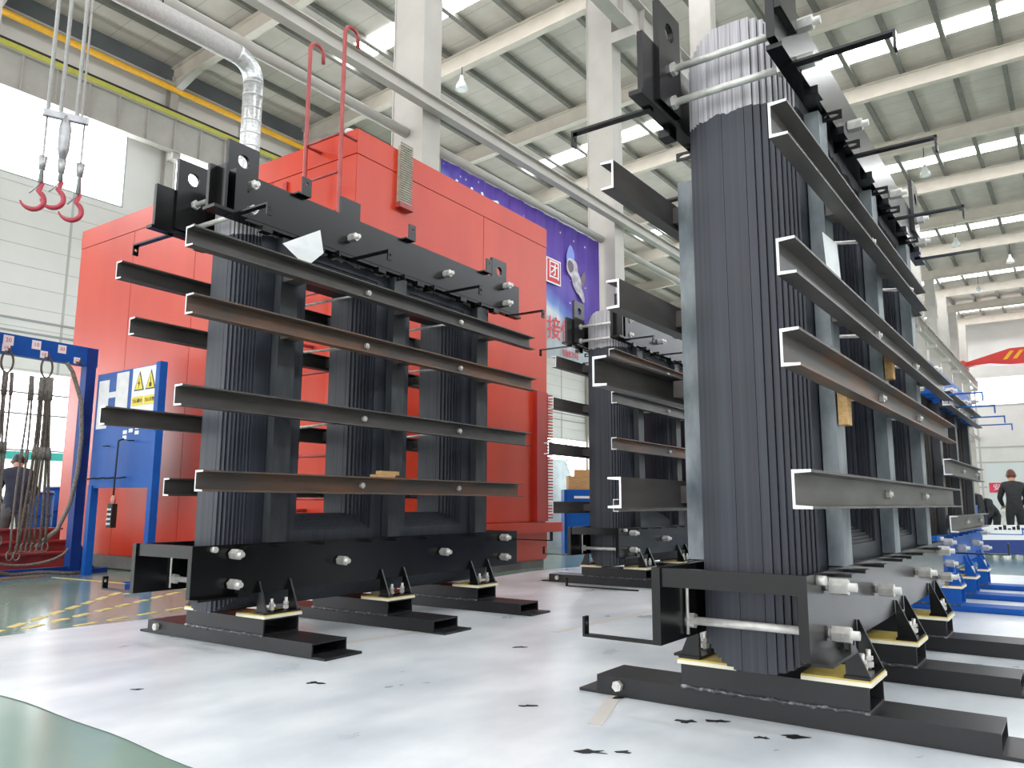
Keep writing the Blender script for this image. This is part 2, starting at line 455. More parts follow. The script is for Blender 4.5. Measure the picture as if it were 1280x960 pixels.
# right wall (outside the view): solid below, a glowing band added above for fill light
wr = MB()
for z0, z1 in ((0, 17.5), (21.0, 25.0)):
    wr.box(XB, XF, YR-.3, YR, z0, z1)
struct(wr.build('wall_right', M_WALL))
struct(MB().box(XB, XF, YR-.2, YR-.15, 17.5, 21.0).build('window_42', M_FILLR))
# far wall
fwm = MB()
for z0, z1 in ((0, 13.6), (17.0, 25.4)):
    fwm.box(XF, XF+.3, YR, YW, z0, z1)
wall_far = struct(fwm.build('wall_far', M_WALL))
fwin = struct(MB().box(XF+.15, XF+.2, YR, YW, 13.6, 17.0).build('window_41', M_WIN))
for k in range(10):
    yk = YR+3+k*5.5
    MB().box(XF-.06, XF, yk-.1, yk+.1, 0, 13.6).build('panel_joint', M_WALLD, wall_far)
    MB().box(XF+.02, XF+.15, yk-.1, yk+.1, 13.6, 17).build('glazing_bar', M_MULL, fwin)
for z in (3.2, 6.3, 8.2, 13.4):
    MB().box(XF-.05, XF, YR, YW, z-.09, z+.09).build('panel_joint', M_WALLD, wall_far)
MB().box(XF-.08, XF-.05, YR, 10, 0.2, 6.2).build('lower_cladding', mat('pale_cladding', (214, 220, 220), rough=.5), wall_far)
# red slogan cloth on the far wall
rb = tag(MB().box(XF-.14, XF-.09, -9.0, 9.8, 2.55, 3.75).build('slogan_cloth', mat('cloth_red', (222, 62, 92), rough=.7)), 'long red slogan cloth with white lettering on the far wall', 'banner')
text_part('安全生产 质量第一', 0.85, 'lettering', M_STICK, rb, frame((XF-.2, 9.4, 3.15), (0, -1, 0), (0, 0, 1)), .01, 'LEFT')
# travelling crane at the far end
cr = thing('overhead_crane', 'red overhead travelling crane with yellow stripes at the far end', 'crane', (101, 0, 0))
mb = MB()
mb.prism([(9.9, 16.5), (7.5, 16.6), (5.5, 16.3), (-18, 16.3), (-18, 18.1), (5.5, 18.1), (8.8, 17.2), (9.9, 16.9)], lambda a, b, d: (d, a, b), -.6, .6)
mb.build('bridge_girder', M_CRANE, cr)
for k in (0, 1):
    MB().prism([(6.2-k*.9, 16.9), (5.8-k*.9, 16.9), (5.1-k*.9, 17.8), (5.5-k*.9, 17.8)], lambda a, b, d: (d, a, b), -.64, -.6).build('stripe', M_YELLOW, cr)
MB().box(-2.2, 2.2, yg-.3, yg+.3, 16.42, 16.9).build('end_carriage', M_CRANE, cr)

# banner between the first two columns
bn = thing('wall_banner', 'large purple banner with red and white lettering hanging between two cream columns', 'banner')
yb2 = YC+.02
mbn = bpy.data.materials.new('banner_print'); mbn.use_nodes = True
nt = mbn.node_tree; N = nt.nodes; L = nt.links; b = N['Principled BSDF']; b.inputs['Roughness'].default_value = .5
tcn = N.new('ShaderNodeTexCoord'); sp = N.new('ShaderNodeSeparateXYZ'); L.new(tcn.outputs['Object'], sp.inputs[0])
nz = N.new('ShaderNodeTexNoise'); nz.inputs['Scale'].default_value = .7; L.new(tcn.outputs['Object'], nz.inputs['Vector'])
# height plus a drift towards the right, so the white corner rises to the left
mx1 = N.new('ShaderNodeMath'); mx1.operation = 'MULTIPLY_ADD'; mx1.inputs[1].default_value = .41; L.new(sp.outputs['X'], mx1.inputs[0]); L.new(sp.outputs['Z'], mx1.inputs[2])
mx2 = N.new('ShaderNodeMath'); mx2.operation = 'MULTIPLY_ADD'; mx2.inputs[1].default_value = .9; L.new(nz.outputs['Fac'], mx2.inputs[0]); L.new(mx1.outputs[0], mx2.inputs[2])
mr = N.new('ShaderNodeMapRange'); mr.inputs[1].default_value = 13.0; mr.inputs[2].default_value = 15.9; L.new(mx2.outputs[0], mr.inputs[0])
crn = N.new('ShaderNodeValToRGB'); e = crn.color_ramp.elements
e[0].position = 0.0; e[0].color = lin((226, 232, 240)); e[1].position = .1; e[1].color = lin((222, 230, 240))
for pz, c in ((.2, (120, 150, 214)), (.34, (84, 70, 168)), (.7, (92, 62, 158)), (1., (78, 52, 148))):
    q = e.new(pz); q.color = lin(c)
L.new(mr.outputs[0], crn.inputs[0])
vo = N.new('ShaderNodeTexVoronoi'); vo.inputs['Scale'].default_value = 3.2; L.new(tcn.outputs['Object'], vo.inputs['Vector'])
lt = N.new('ShaderNodeMath'); lt.operation = 'LESS_THAN'; lt.inputs[1].default_value = .1; L.new(vo.outputs['Distance'], lt.inputs[0])
ml = N.new('ShaderNodeMath'); ml.operation = 'MULTIPLY'; ml.inputs[1].default_value = .6; L.new(lt.outputs[0], ml.inputs[0])
mxc = N.new('ShaderNodeMix'); mxc.data_type = 'RGBA'; mxc.inputs[7].default_value = (1, 1, 1, 1)
L.new(ml.outputs[0], mxc.inputs[0]); L.new(crn.outputs[0], mxc.inputs[6]); L.new(mxc.outputs[2], b.inputs['Base Color'])
mb = MB(); nx = 60                                  # cloth with shallow vertical waves
X0, X1, Z0, Z1 = 12.35, 19.35, 4.75, 8.62
P = []
for k in range(nx+1):
    x = X0+(X1-X0)*k/nx; dy = .02*math.sin(k*.9)+.012*math.sin(k*2.3)
    P += [(x, yb2+dy, Z0), (x, yb2+dy, Z1)]
mb.add(P, [(2*k, 2*k+2, 2*k+3, 2*k+1) for k in range(nx)], 0, True)
sheet = mb.build('banner_sheet', mbn, bn)
sheet.modifiers.new('thick', 'SOLIDIFY').thickness = .01
yt = yb2-.05
text_part('“创新', 1.0, 'white_lettering', M_STICK, bn, frame((13.3, yt, 7.75), (1, 0, 0), (0, 0, 1)), .005)
text_part('大有所为', .7, 'white_lettering', M_STICK, bn, frame((14.6, yt, 7.5), (1, 0, 0), (0, 0, 1)), .005)
MB().box(16.50, 17.20, yt-.015, yt, 6.76, 7.44).build('seal_border', M_STICK, bn)
MB().box(16.54, 17.16, yt-.02, yt-.005, 6.80, 7.40).build('seal_square', M_INKR, bn)
text_part('团', .54, 'seal_character', M_STICK, bn, frame((16.85, yt-.03, 7.1), (1, 0, 0), (0, 0, 1)), .004)
text_part('对接做强', .66, 'red_lettering', M_INKR, bn, frame((17.22, yt, 5.52), (1, 0, 0), (0, 0, 1)), .005)
text_part('集团公司', .2, 'small_red_lettering', M_INKR, bn, frame((17.7, yt, 4.97), (1, 0, 0), (0, 0, 1)), .004)
# pale suited figure printed high on the right
def blob(cx, cz, rx, rz_, ang, m_, nm, d):
    P_ = []
    for q in range(16):
        t_ = 2*PI*q/16; a_ = rx*math.cos(t_); b2 = rz_*math.sin(t_)*(1+.12*math.cos(3*t_))
        P_.append((cx+a_*math.cos(ang)-b2*math.sin(ang), cz+a_*math.sin(ang)+b2*math.cos(ang)))
    MB().prism(P_, lambda a, b_, dd: (a, dd, b_), yt-.004-d, yt-d).build(nm, m_, bn)
PG = mat('print_grey', (206, 202, 208), (150, 142, 156), rough=.5, scale=5)
PD = mat('print_dark', (92, 74, 84), (120, 100, 112), rough=.5, scale=4)
blob(17.72, 7.72, .20, .34, -.2, mat('print_blue', (120, 140, 214), rough=.5), 'figure_print', .0)
blob(17.80, 7.45, .30, .26, .3, PG, 'figure_print', .004)
blob(17.72, 7.46, .15, .17, .2, PD, 'figure_print', .008)
blob(18.02, 7.12, .24, .36, .5, PG, 'figure_print', .006)
blob(18.25, 6.82, .12, .28, .7, PG, 'figure_print', .009)
blob(18.35, 7.2, .10, .30, -.5, PD, 'figure_print', .002)

# lamps under the roof
def lamp(x, y, z, label):
    t = thing('pendant_lamp', label, 'lamp', (x, y, z), 0, 'pendant lamps under the roof')
    mb = MB(); mb.tube([(0, 0, .25), (0, 0, .0), (0, 0, -.25), (0, 0, -.5)], [.09, .13, .27, .32], 14); mb.build('shade', M_LAMP, t)
    MB().tube([(0, 0, .25), (0, 0, roof_z(y)-z)], .025, 6).build('rod', M_DARK, t)
    MB().tube([(0, 0, -.52), (0, 0, -.5)], .2, 12).build('lens', M_WHITE, t)
lamp(27.9, 23.6, 22.0, 'pendant lamp under the roof to the right of the nearest cream column')
lamp(53.0, 6.5, 22.0, 'pendant lamp under the roof nearest above the right-hand core')
lamp(69.6, 6.75, 22.0, 'pendant lamp under the roof, second in the row going away')
lamp(77.9, 3.6, 22.2, 'pendant lamp under the roof nearest the right edge of view')
lamp(86.2, 6.8, 22.0, 'pendant lamp under the roof, farthest of those in view')

# ------------------------------------------------------------------ floor covering
mb = MB(); rnd = random.Random(3)
nx_, ny_ = 46, 60
xa, xb_, ya, yb3 = 1.85, 13.5, -3.5, 6.55
P = []
for i in range(nx_+1):
    for j in range(ny_+1):
        x = xa+(xb_-xa)*i/nx_; y = ya+(yb3-ya)*j/ny_
        if i == 0: x += .025*math.sin(j*.31)+.008*math.sin(j*1.1)
        if j == ny_: y += .08*math.sin(i*.45)+.1*min(1, (x-2.5)/2)
        P.append((x, y, .0035+.001*rnd.random()))
mb.add(P, [(i*(ny_+1)+j, (i+1)*(ny_+1)+j, (i+1)*(ny_+1)+j+1, i*(ny_+1)+j+1) for i in range(nx_) for j in range(ny_)], 0, True)
film = tag(mb.build('floor_sheet', M_FILM), 'white protective plastic sheet covering the floor under the cores', 'floor sheet')
for p_, q_ in (((3.6, 4.45), (5.0, 4.25)), ((3.25, 1.9), (4.2, 2.23)), ((5.3, 3.45), (7.2, 3.4))):
    a_ = Vector((*p_, 0)); b_ = Vector((*q_, 0)); u_ = (b_-a_).normalized(); c_ = (a_+b_)/2
    MB().obox((c_.x, c_.y, .0052), u_, (-u_.y, u_.x, 0), (0, 0, 1), (b_-a_).length/2, .035, .0005).build('faded_tape', mat('faded_tape', (214, 206, 194), (206, 204, 200), rough=.4, scale=7), film)
# yellow marking tape on the green floor
def dash_line(p, q, n, wd=.07, fill=.6):
    p = Vector((*p, 0)); q = Vector((*q, 0)); d = (q-p)
    for k in range(n):
        a = p+d*(k/n); b_ = p+d*((k+fill)/n); mid = (a+b_)/2
        u = d.normalized(); v = Vector((-u.y, u.x, 0))
        MB().obox((mid.x, mid.y, .002), u, v, (0, 0, 1), (b_-a).length/2, wd/2, .002).build('marking_tape', M_TAPE, floor)
dash_line((2.6, 6.8), (5.24, 9.36), 10); dash_line((2.9, 6.9), (5.14, 8.35), 8)
dash_line((3.2, 6.72), (4.8, 7.2), 5, .05); dash_line((4.99, 11.2), (5.35, 8.2), 1, .04, 1); dash_line((4.6, 8.6), (5.9, 9.0), 4, .05)
FLAKES = [(2.89, 1.71, .055, 'dark ragged paint flake at the bottom of the photo, left of the nearest skid'),
          (2.97, 1.60, .03, 'small dark flake just right of the ragged one at the bottom of the photo'),
          (3.55, 1.58, .06, 'largest dark flake on the floor sheet, in front of the nearest skid'),
          (3.63, 1.47, .05, 'dark flake touching the skid side of the largest flake'),
          (3.61, 1.12, .06, 'dark curled flake in front of the right half of the nearest skid'),
          (3.50, 1.22, .03, 'tiny dark flake left of the curled flake in front of the nearest skid'),
          (3.03, 3.56, .05, 'grey-black flake on the floor sheet below the first skid of the left core'),
          (3.33, 2.33, .04, 'lone dark flake in the middle of the open floor sheet'),
          (4.60, 3.30, .05, 'dark flake on the floor sheet between the left core and the nearest core'),
          (3.75, 2.05, .035, 'dark flake left of the bent arm end of the nearest core'),
          (2.35, 4.2, .03, 'small dark flake on the floor sheet left of the first skid')]
for x, y, s, lb in FLAKES:
    n = 11; poly = []
    for i in range(n):
        a = 2*PI*i/n; r = s*.75*(.2+.95*rnd.random())
        poly.append((x+r*1.0*math.cos(a)+r*.8*math.sin(a), y-r*1.4*math.cos(a)+r*.5*math.sin(a)))
    tag(MB().prism(poly, lambda a, b_, d: (a, b_, d), .0055, .0075).build('paint_flake', M_SHOE), lb, 'flake', 'dark flakes on the floor sheet')

# ------------------------------------------------------------------ transformer cores
S, WU, Z1, Z2, VS, BS = 1.2174, .3054, .1032, .2142, .915, .4346
RR = .336
VB = [.0575, .10, .135, .165, .19, .212, .231, .247, .261, .274]
BOLT = [(-.37, .655), (-.37, .46), (.60, .56), (1.85, .565), (2.80, .66), (2.80, .47)]
TBOLT = [(-.41, 3.225), (-.41, 3.04), (.59, 3.135), (1.82, 3.14), (2.82, 3.26), (2.82, 3.07)]
CACHE = {}


def cached(key, fn, name, mats):
    if key not in CACHE:
        CACHE[key] = fn().mesh(name, mats)
    return CACHE[key]


def channel(u0, u1, web, tip, ztop, h):
    """C profile: web plane at v=web, flanges reaching to v=tip"""
    s = 1 if tip > web else -1; t = .010
    poly = [(web, ztop), (tip, ztop), (tip, ztop-t), (web+s*t, ztop-t-.004), (web+s*t, ztop-h+t+.004), (tip, ztop-h+t), (tip, ztop-h), (web, ztop-h)]
    return MB().prism(poly, lambda a, b_, d: (d, a, b_), u0, u1, 0, 1)


def build_core(name, label, pose, front, back, hch, lam=None, clamp=None, skid=None, zt=3.09, arms=True, tieback=.35, rusty=(), eye_out=False, eyes=True, tie=None, tabs=True, z1=None, detail=True, flag='cores'):
    x, y, a = pose
    T = thing(name, label, 'transformer core', (x, y, 0), a, None)
    lam = lam or M_LAM; clamp = clamp or M_BLACK; skid = skid or M_SKID
    tie = tie or M_TIE
    Z1 = z1 or .1032
    zb = .584; dz = zt-3.09
    key = (Z1, lam.name, clamp.name, skid.name, round(zt, 3))
    # stacked lamination packs: each pack is one three-legged frame
    edges = [-v for v in reversed(VB)]+VB
    for i, (v0, v1) in enumerate(zip(edges[:-1], edges[1:])):
        vo = max(min(abs(v0), abs(v1)), .045) if v0*v1 > 0 else .05
        hw = math.sqrt(RR*RR-vo*vo)
        def pk(v0=v0, v1=v1, hw=hw):
            mb = MB()
            g = .0012
            mb.box(-hw, 2*S+hw, v0+g, v1-g, zb-hw, zb+hw); mb.box(-hw, 2*S+hw, v0+g, v1-g, zt-hw, zt+hw)
            for k in range(3): mb.box(k*S-hw, k*S+hw, v0+g, v1-g, zb+hw, zt-hw)
            return mb
        link('lamination_pack', cached(('pack', i)+key, pk, 'lamination_pack', lam), T)
    # tie plates on both faces of each leg
    for k in range(3):
        for sg, dd in ((-1, .35), (1, tieback)):
            tp = lambda: MB().box(-.079, .079, sg*.279, sg*dd, .72, zt-(.14 if sg < 0 else .34))
            link('tie_plate', cached(('tie', sg, dd, tie.name)+key, tp, 'tie_plate', tie), T, (k*S, 0, 0))
    # skids
    for k in range(3):
        def sk():
            mb = MB(); t = .012; h = WU/2
            mb.box(-h, h, -VS, VS, .02, .02+t); mb.box(-h, h, -VS, VS, Z1-t, Z1)
            mb.box(-h, -h+t, -VS, VS, .02+t, Z1-t); mb.box(h-t, h, -VS, VS, .02+t, Z1-t)
            return mb
        link('skid_tube', cached(('sk',)+key, sk, 'skid_tube', skid), T, (k*S, 0, 0))
        def sp_(): return MB().box(-WU/2+.01, WU/2+.03, -1.03, 1.03, .005, .02)
        link('skid_floor_plate', cached(('sp',)+key, sp_, 'skid_floor_plate', skid), T, (k*S, 0, 0))
        def bx():
            mb = MB(); t = .012; h = WU/2
            mb.box(-h, h, -BS, BS, Z1, Z1+t); mb.box(-h, h, -BS, BS, Z2-t, Z2)
            mb.box(-h, -h+t, -BS, BS, Z1+t, Z2-t); mb.box(h-t, h, -BS, BS, Z1+t, Z2-t)
            return mb
        link('skid_block', cached(('bx',)+key, bx, 'skid_block', skid), T, (k*S, 0, 0))
        if detail:
            def wd():
                r_ = random.Random(5); mb = MB()
                mb.tube([(-WU/2-.002, -BS+2*BS*i/40, Z1+.006*r_.random()-.002) for i in range(41)], [.006+.007*r_.random() for i in range(41)], 6)
                return mb
            link('weld_bead', cached(('wd',)+key, wd, 'weld_bead', M_WELD), T, (k*S, 0, 0))
        for sg in (-1, 1):
            def ins(): return MB().box(-.163, .168, sg*.15, sg*.45, Z2+.001, Z2+.019)
            def iny(): return MB().box(-.158, .163, sg*.15, sg*.446, Z2+.019, Z2+.027)
            link('insulation_sheet', cached(('ins', sg)+key, ins, 'insulation_sheet', M_CREAMB), T, (k*S, 0, 0))
            link('insulation_pad', cached(('iny', sg)+key, iny, 'insulation_pad', M_YELB), T, (k*S, 0, 0))
            def ft():
                mb = MB()
                mb.box(-.158, .158, sg*.335, sg*.444, Z2+.027, Z2+.040)
                for uu in (-.135, .135):
                    mb.prism([(sg*.341, Z2+.040), (sg*.442, Z2+.040), (sg*.35, .46), (sg*.341, .46)], lambda p_, q_, d: (d, p_, q_), uu-.008, uu+.008)
                return mb
            fo = link('foot_bracket', cached(('ft', sg)+key, ft, 'foot_bracket', clamp), T, (k*S, 0, 0))
            for uu in (-.06, .065):
                def fb():
                    mb = MB(); mb.tube([(0, 0, Z2+.040), (0, 0, Z2+.125)], .011, 8); hexnut(mb, (0, 0, Z2+.06), (0, 0, 1), .021, .024); hexnut(mb, (0, 0, Z2+.088), (0, 0, 1), .02, .018)
                    return mb
                link('anchor_bolt', cached(('fb',), fb, 'anchor_bolt', M_ZINC), fo, (uu, sg*.395, 0))
    # bottom clamp plates
    for sg in (-1, 1):
        def bp():
            mb = MB(); mb.box(-.664, 3.10, sg*.298, sg*.338, .383, .717)
            return mb
        link('bottom_clamp_plate', cached(('bp', sg)+key, bp, 'bottom_clamp_plate', clamp), T)
        def lug():
            mb = MB()
            mb.box(-.05, .05, sg*.338, sg*.43, .690, .705)
            return mb
        for uu in (-.27, .0, .42, .92, 1.2, 1.6, 2.3):
            link('clamp_lug', cached(('lug', sg)+key, lug, 'clamp_lug', clamp), T, (uu, 0, 0))
    for uu in (-.63, 3.07):
        link('end_bar', cached(('eb',)+key, lambda: MB().box(-.02, .02, -.298, .298, .635, .716), 'end_bar', clamp), T, (uu, 0, 0))
    link('grounding_rod', cached(('gr',)+key, lambda: MB().tube([(-.4, .285, .40), (-.4, .285, .635)], .008, 6), 'grounding_rod', M_ZINC), T)
    # through bolts
    def rod(du=.46):
        mb = MB(); mb.tube([(0, -du, 0), (0, du, 0)], .019, 12)
        return mb
    def nut(vv): return lambda: hexnut(MB(), (0, vv, 0), (0, 1, 0), .036, .038)
    def nuts(r_):
        for vv in (-.372, .372, -.408, .408, .278, -.278)[:(6 if detail else 2)]:
            link('nut', cached(('nut', vv), nut(vv), 'nut', M_ZINC), r_)
    for u_, z_ in BOLT+[(p_, q_+dz) for p_, q_ in TBOLT]:
        r_ = link('tie_bolt', cached(('rod',), rod, 'tie_bolt', M_ZINC), T, (u_, 0, z_)); nuts(r_)
    link('small_bolt', cached(('sb',), lambda: MB().tube([(0, -.375, 0), (0, -.33, 0)], .02, 10), 'small_bolt', M_ZINC), T, (-.515, 0, .69))
    # top clamp
    for sg in (-1, 1):
        out = eye_out and sg < 0
        def tpz(): return MB().box(-.76 if out else -.45, 3.11, sg*.312, sg*.35, 3.0+dz, 3.315+dz)
        link('top_clamp_plate', cached(('tpz', sg, out)+key, tpz, 'top_clamp_plate', clamp), T)
        if not out and eyes:
            def stub():
                mb = MB(); mb.box(-.71, -.45, sg*.30, sg*.33, 2.985+dz, 3.3+dz)
                return mb
            link('clamp_end_plate', cached(('stub', sg)+key, stub, 'clamp_end_plate', clamp), T)
            if sg < 0:
                link('end_rib', cached(('rib',)+key, lambda: MB().box(-.655, -.635, -.43, -.33, 2.985+dz, 3.3+dz), 'end_rib', clamp), T)
                link('end_stiffener', cached(('rib2',)+key, lambda: MB().box(-.575, -.475, -.43, -.35, 2.985+dz, 3.29+dz), 'end_stiffener', clamp), T)
        fl = .43 if not out and sg < 0 else .37
        link('bottom_flange', cached(('bf', sg, out)+key, lambda: MB().box(-.73, -.45, sg*.30, sg*fl, 2.962+dz, 2.985+dz).box(-.45, 3.11, sg*.30, sg*.375, 2.962+dz, 2.985+dz), 'bottom_flange', clamp), T)
        for u0 in ((-.56, 2.66) if eyes else ()):
            near = out and u0 < 0
            vo_ = (.352, .38) if out else (.28, .311)
            b0 = 3.13 if out else 3.0
            u0_ = -.76 if near else u0; wd_ = .25 if near else .26; top_ = 3.70 if near else 3.545
            def eye(): return MB().holeplate(wd_, top_-b0, (wd_/2, top_-b0-.125), .05, lambda p_, q_, d: (u0_+p_, d, b0+q_+dz), sg*vo_[0], sg*vo_[1])
            link('lifting_eye', cached(('eye', sg, u0_, vo_)+key, eye, 'lifting_eye', clamp), T)
        # bent flat arms carrying the leads
        def arm():
            mb = MB()
            mb.box(-.022, .022, sg*.33, sg*.79, 2.950+dz, 2.962+dz)
            mb.holeplate(.044, .085, (.022, .042), .012, lambda p_, q_, d: (p_-.022, d, 2.877+dz+q_), sg*.778, sg*.79, 0, 10)
            return mb
        for uu in (-.56, .60, 1.81, 2.9):
            link('lead_arm', cached(('arm', sg)+key, arm, 'lead_arm', clamp), T, (uu, 0, 0))
        def slot():
            mb = MB()
            mb.holeplate(.135, .046, (.085, .023), .0105, lambda p_, q_, d: (d, sg*(.31+p_), 2.916+dz+q_), -.006, .006, 0, 20, 3.3)
            return mb
        def block(): return MB().box(-.045, .045, sg*.345, sg*.41, 2.92+dz, 2.961+dz)
        for uu in (.0, .40, 1.17, 1.57, 2.3): link('slotted_lug', cached(('slot', sg)+key, slot, 'slotted_lug', clamp), T, (uu, 0, 0))
        for uu in (-.27, .23, .92, 1.42, 2.05, 2.6): link('lug_block', cached(('block', sg)+key, block, 'lug_block', clamp), T, (uu, 0, 0))
        # tabs on the upper edge
        def tab():
            mb = MB(); mb.box(-.08, .045, sg*.315, sg*.40, 3.315+dz, 3.327+dz)
            mb.holeplate(.09, .13, (.045, .085), .012, lambda p_, q_, d: (p_-.045, d, 3.327+dz+q_), sg*.388, sg*.40, 0, 10)
            return mb
        for uu in ((.08, 1.30, 2.48) if tabs else ()): link('edge_tab', cached(('tab', sg)+key, tab, 'edge_tab', clamp), T, (uu, 0, 0))
        if tabs: link('edge_plate', cached(('ep', sg)+key, lambda: MB().box(.49, .71, sg*.32, sg*.34, 3.315+dz, 3.47+dz), 'edge_plate', clamp), T)
        # lower arms
        def larm():
            mb = MB(); mb.box(-.02, .02, sg*.335, sg*.70, .383, .395)
            mb.holeplate(.04, .08, (.02, .05), .011, lambda p_, q_, d: (p_-.02, d, .395+q_), sg*.688, sg*.70, 0, 10)
            return mb
        if sg > 0: link('lower_lead_arm', cached(('larm', sg)+key, larm, 'lower_lead_arm', clamp), T, (-.64, 0, 0))
        else:
            link('lower_lead_arm', cached(('larm2', sg)+key, lambda: MB().box(-.02, .02, sg*.338, sg*.79, .628, .638).holeplate(.04, .08, (.02, .05), .011, lambda p_, q_, d: (p_-.02, d, .638+q_), sg*.778, sg*.79, 0, 10), 'lower_lead_arm', clamp), T, (3.05, 0, 0))
    # clamping channels on both faces
    for i, (u0, u1, web, tip, zt_) in enumerate(front):
        cm = M_RUST if i in rusty else M_CHAN
        c = channel(u0, u1, web, tip, zt_, hch).build('clamping_channel', [cm, M_CUT], T)
        if abs(web) > .37:
            for k in range(3):
                MB().box(k*S-.065, k*S+.065, -.351, web+.001 if web < 0 else 0, zt_-hch*.82, zt_-hch*.2).build('spacer_block', M_CHAN, T)
    for i, (u0, u1, web, tip, zt_) in enumerate(back):
        channel(u0, u1, web, tip, zt_, hch).build('clamping_channel', [M_CHAN, M_CUT], T)
        inner = min(web, tip)
        if inner > tieback+.01:
            for k in range(3):
                MB().box(k*S-.065, k*S+.065, tieback+.001, inner-.001, zt_-hch*.82, zt_-hch*.2).build('spacer_block', M_CHAN, T)
    for i in range(min(len(front), len(back))):
        zf = front[i][4]-hch/2; zk = back[i][4]-hch/2; f_ = front[i][2]; b_ = max(back[i][2], .36)
        for u_ in (.62, 1.83):
            if u_ > front[i][1]-.1: continue
            mb = MB(); mb.tube([(u_, f_-.045, zf), (u_, b_+.05, zk)], .011, 8)
            hexnut(mb, (u_, f_-.022, zf), (0, 1, 0), .024, .022); hexnut(mb, (u_, b_+.03, zk), (0, 1, 0), .024, .022)
            mb.build('clamping_rod', M_ZINC, T)
    if detail:
        # small welded shelf under the near end of the front plate, and a jacking bolt on the first skid
        MB().box(-.66, -.26, -.42, -.338, .372, .384).build('end_shelf', clamp, T)
        MB().holeplate(.09, .075, (.05, .037), .012, lambda p_, q_, d: (-.36+p_, d, .384+q_), -.42, -.41, 0, 10).build('shelf_tab', clamp, T)
        jb = MB().tube([(-WU/2-.035, VS-.13, .062), (-WU/2, VS-.13, .062)], .014, 8); jb.build('jacking_bolt', M_ZINC, T)
        hexnut(MB(), (-WU/2-.016, VS-.13, .062), (1, 0, 0), .028, .026).build('jacking_nut', M_ZINC, T)
    return T


def fr(rows, web, tip): return [(u0, u1, web, tip, z) for u0, u1, z in rows]


PL = (3.5567, 5.0166, .0402)
coreL = build_core('transformer_core', 'black transformer core in the middle left, directly in front of the red oven', PL,
                   fr([(-.986, 3.02, 2.717), (-.956, 3.06, 2.286), (-.99, 2.96, 1.709), (-.81, 2.81, 1.195)], -.53, -.61),
                   [(-.82, 3.0, .56, .49, 2.72), (-.69, 3.0, .56, .49, 2.33), (-.85, 3.0, .56, .49, 1.66), (-.33, 2.9, .56, .49, 1.174)],
                   .131, rusty=(1, 3), tie=M_TIED)
# a third bolt in the second channel
PR = (3.9252, 1.2718, .0061)
coreR = build_core('transformer_core', 'tallest transformer core, on the right and nearest the camera', PR,
                   fr([(-1.10, 2.23, 2.518), (-1.08, 3.3, 1.984), (-1.09, 3.33, 1.637), (-1.03, 3.35, 1.125)], -.405, -.475),
                   [(-.75, 3.1, .45, .52, 2.65), (-.71, 3.1, .45, .52, 2.064), (-.80, 3.1, .55, .475, 1.68), (-.725, 3.1, .45, .52, 1.121)],
                   .142, tieback=.41, rusty=(2,), tabs=False, eye_out=True, flag='wood')
PM = (8.7885, 4.7768, .0389)
coreM = build_core('transformer_core', 'transformer core half hidden behind the nearest one, beside the right end of the red oven', PM,
                   fr([(-1.05, 3.1, 2.76), (-1.0, 3.1, 2.27), (-1.02, 3.1, 1.74), (-1.0, 3.1, 1.05)], -.44, -.51),
                   [(-.73, 3.1, .45, .52, 2.82), (-.80, 3.1, .45, .52, 2.29), (-.91, 3.1, .45, .52, 1.727), (-.815, 3.1, .45, .52, 1.02)],
                   .14, rusty=(0, 2), tie=M_TIED)
PN = (8.7777, 1.475, 0.0)
coreN = build_core('transformer_core', 'brown transformer core with blue clamps and skids at the far right', PN,
                   fr([(-.35, 2.45, 2.09), (-.62, 2.15, 1.42), (-.48, 2.3, .90)], -.43, -.50),
                   [(-.5, 2.6, .45, .52, 2.1), (-.5, 2.6, .45, .52, 1.5), (-.5, 2.6, .45, .52, .95)],
                   .15, lam=M_LAMN, clamp=M_BLUE, skid=M_BLUE, zt=2.15, eyes=False, tabs=False, z1=.06, tie=M_TIED)

# sheets of paper and loose timber on the cores
def on_core(pose, u, v, z):
    x, y, a = pose
    return Vector((x+u*math.cos(a)-v*math.sin(a), y+u*math.sin(a)+v*math.cos(a), z))
def sheet_quad(name, pose, pts, label, m=None, t=.002):
    P = [on_core(pose, *p_) for p_ in pts]
    n = (P[1]-P[0]).cross(P[2]-P[0]).normalized()*t
    mb = MB().add(P+[p_+n for p_ in P], [(3, 2, 1, 0), (4, 5, 6, 7), (0, 1, 5, 4), (1, 2, 6, 5), (2, 3, 7, 6), (3, 0, 4, 7)])
    return tag(mb.build(name, m or M_PAPER), label, 'paper')
sheet_quad('paper_sheet', PL, [(-.20, -.49, 2.84), (.02, -.50, 2.72), (.18, -.50, 2.87), (.155, -.48, 3.05)], 'crumpled white drawing sheet hanging below the top clamp of the left core')
sheet_quad('paper_sheet', PR, [(-.19, -.362, 2.279), (-.17, -.37, 2.06), (.10, -.37, 2.06), (.085, -.362, 2.297)], 'small white paper tucked behind a channel of the nearest core')
for u_, z_, lb in ((-.02, 1.48, 'tan wood wedge jammed under the third channel of the nearest core'), (1.2, 1.86, 'tan wood wedge jammed under the second channel of the nearest core')):
    p_ = on_core(PR, u_, -.378, z_)
    tag(MB().prism([(-.05, -.11), (.03, -.11), (.05, .10), (-.05, .12)], lambda a, b_, d: (a, d, b_), -.021, .021).build('wood_wedge', M_WOOD, None, p_, (0, 0, PR[2])), lb, 'timber')
for u0, u1, zz, lb, rr_ in ((.72, .95, 1.197, 'flat piece of timber lying on the lowest channel of the left core', .06), ):
    p_ = on_core(PL, (u0+u1)/2, -.57, zz)
    mb = MB().box(-.13, .11, -.03, .03, 0, .02).box(-.06, .17, -.02, .03, .02, .05)
    o = mb.build('timber_offcut', M_WOOD, None, p_, (0, 0, .1)); tag(o, lb, 'timber')

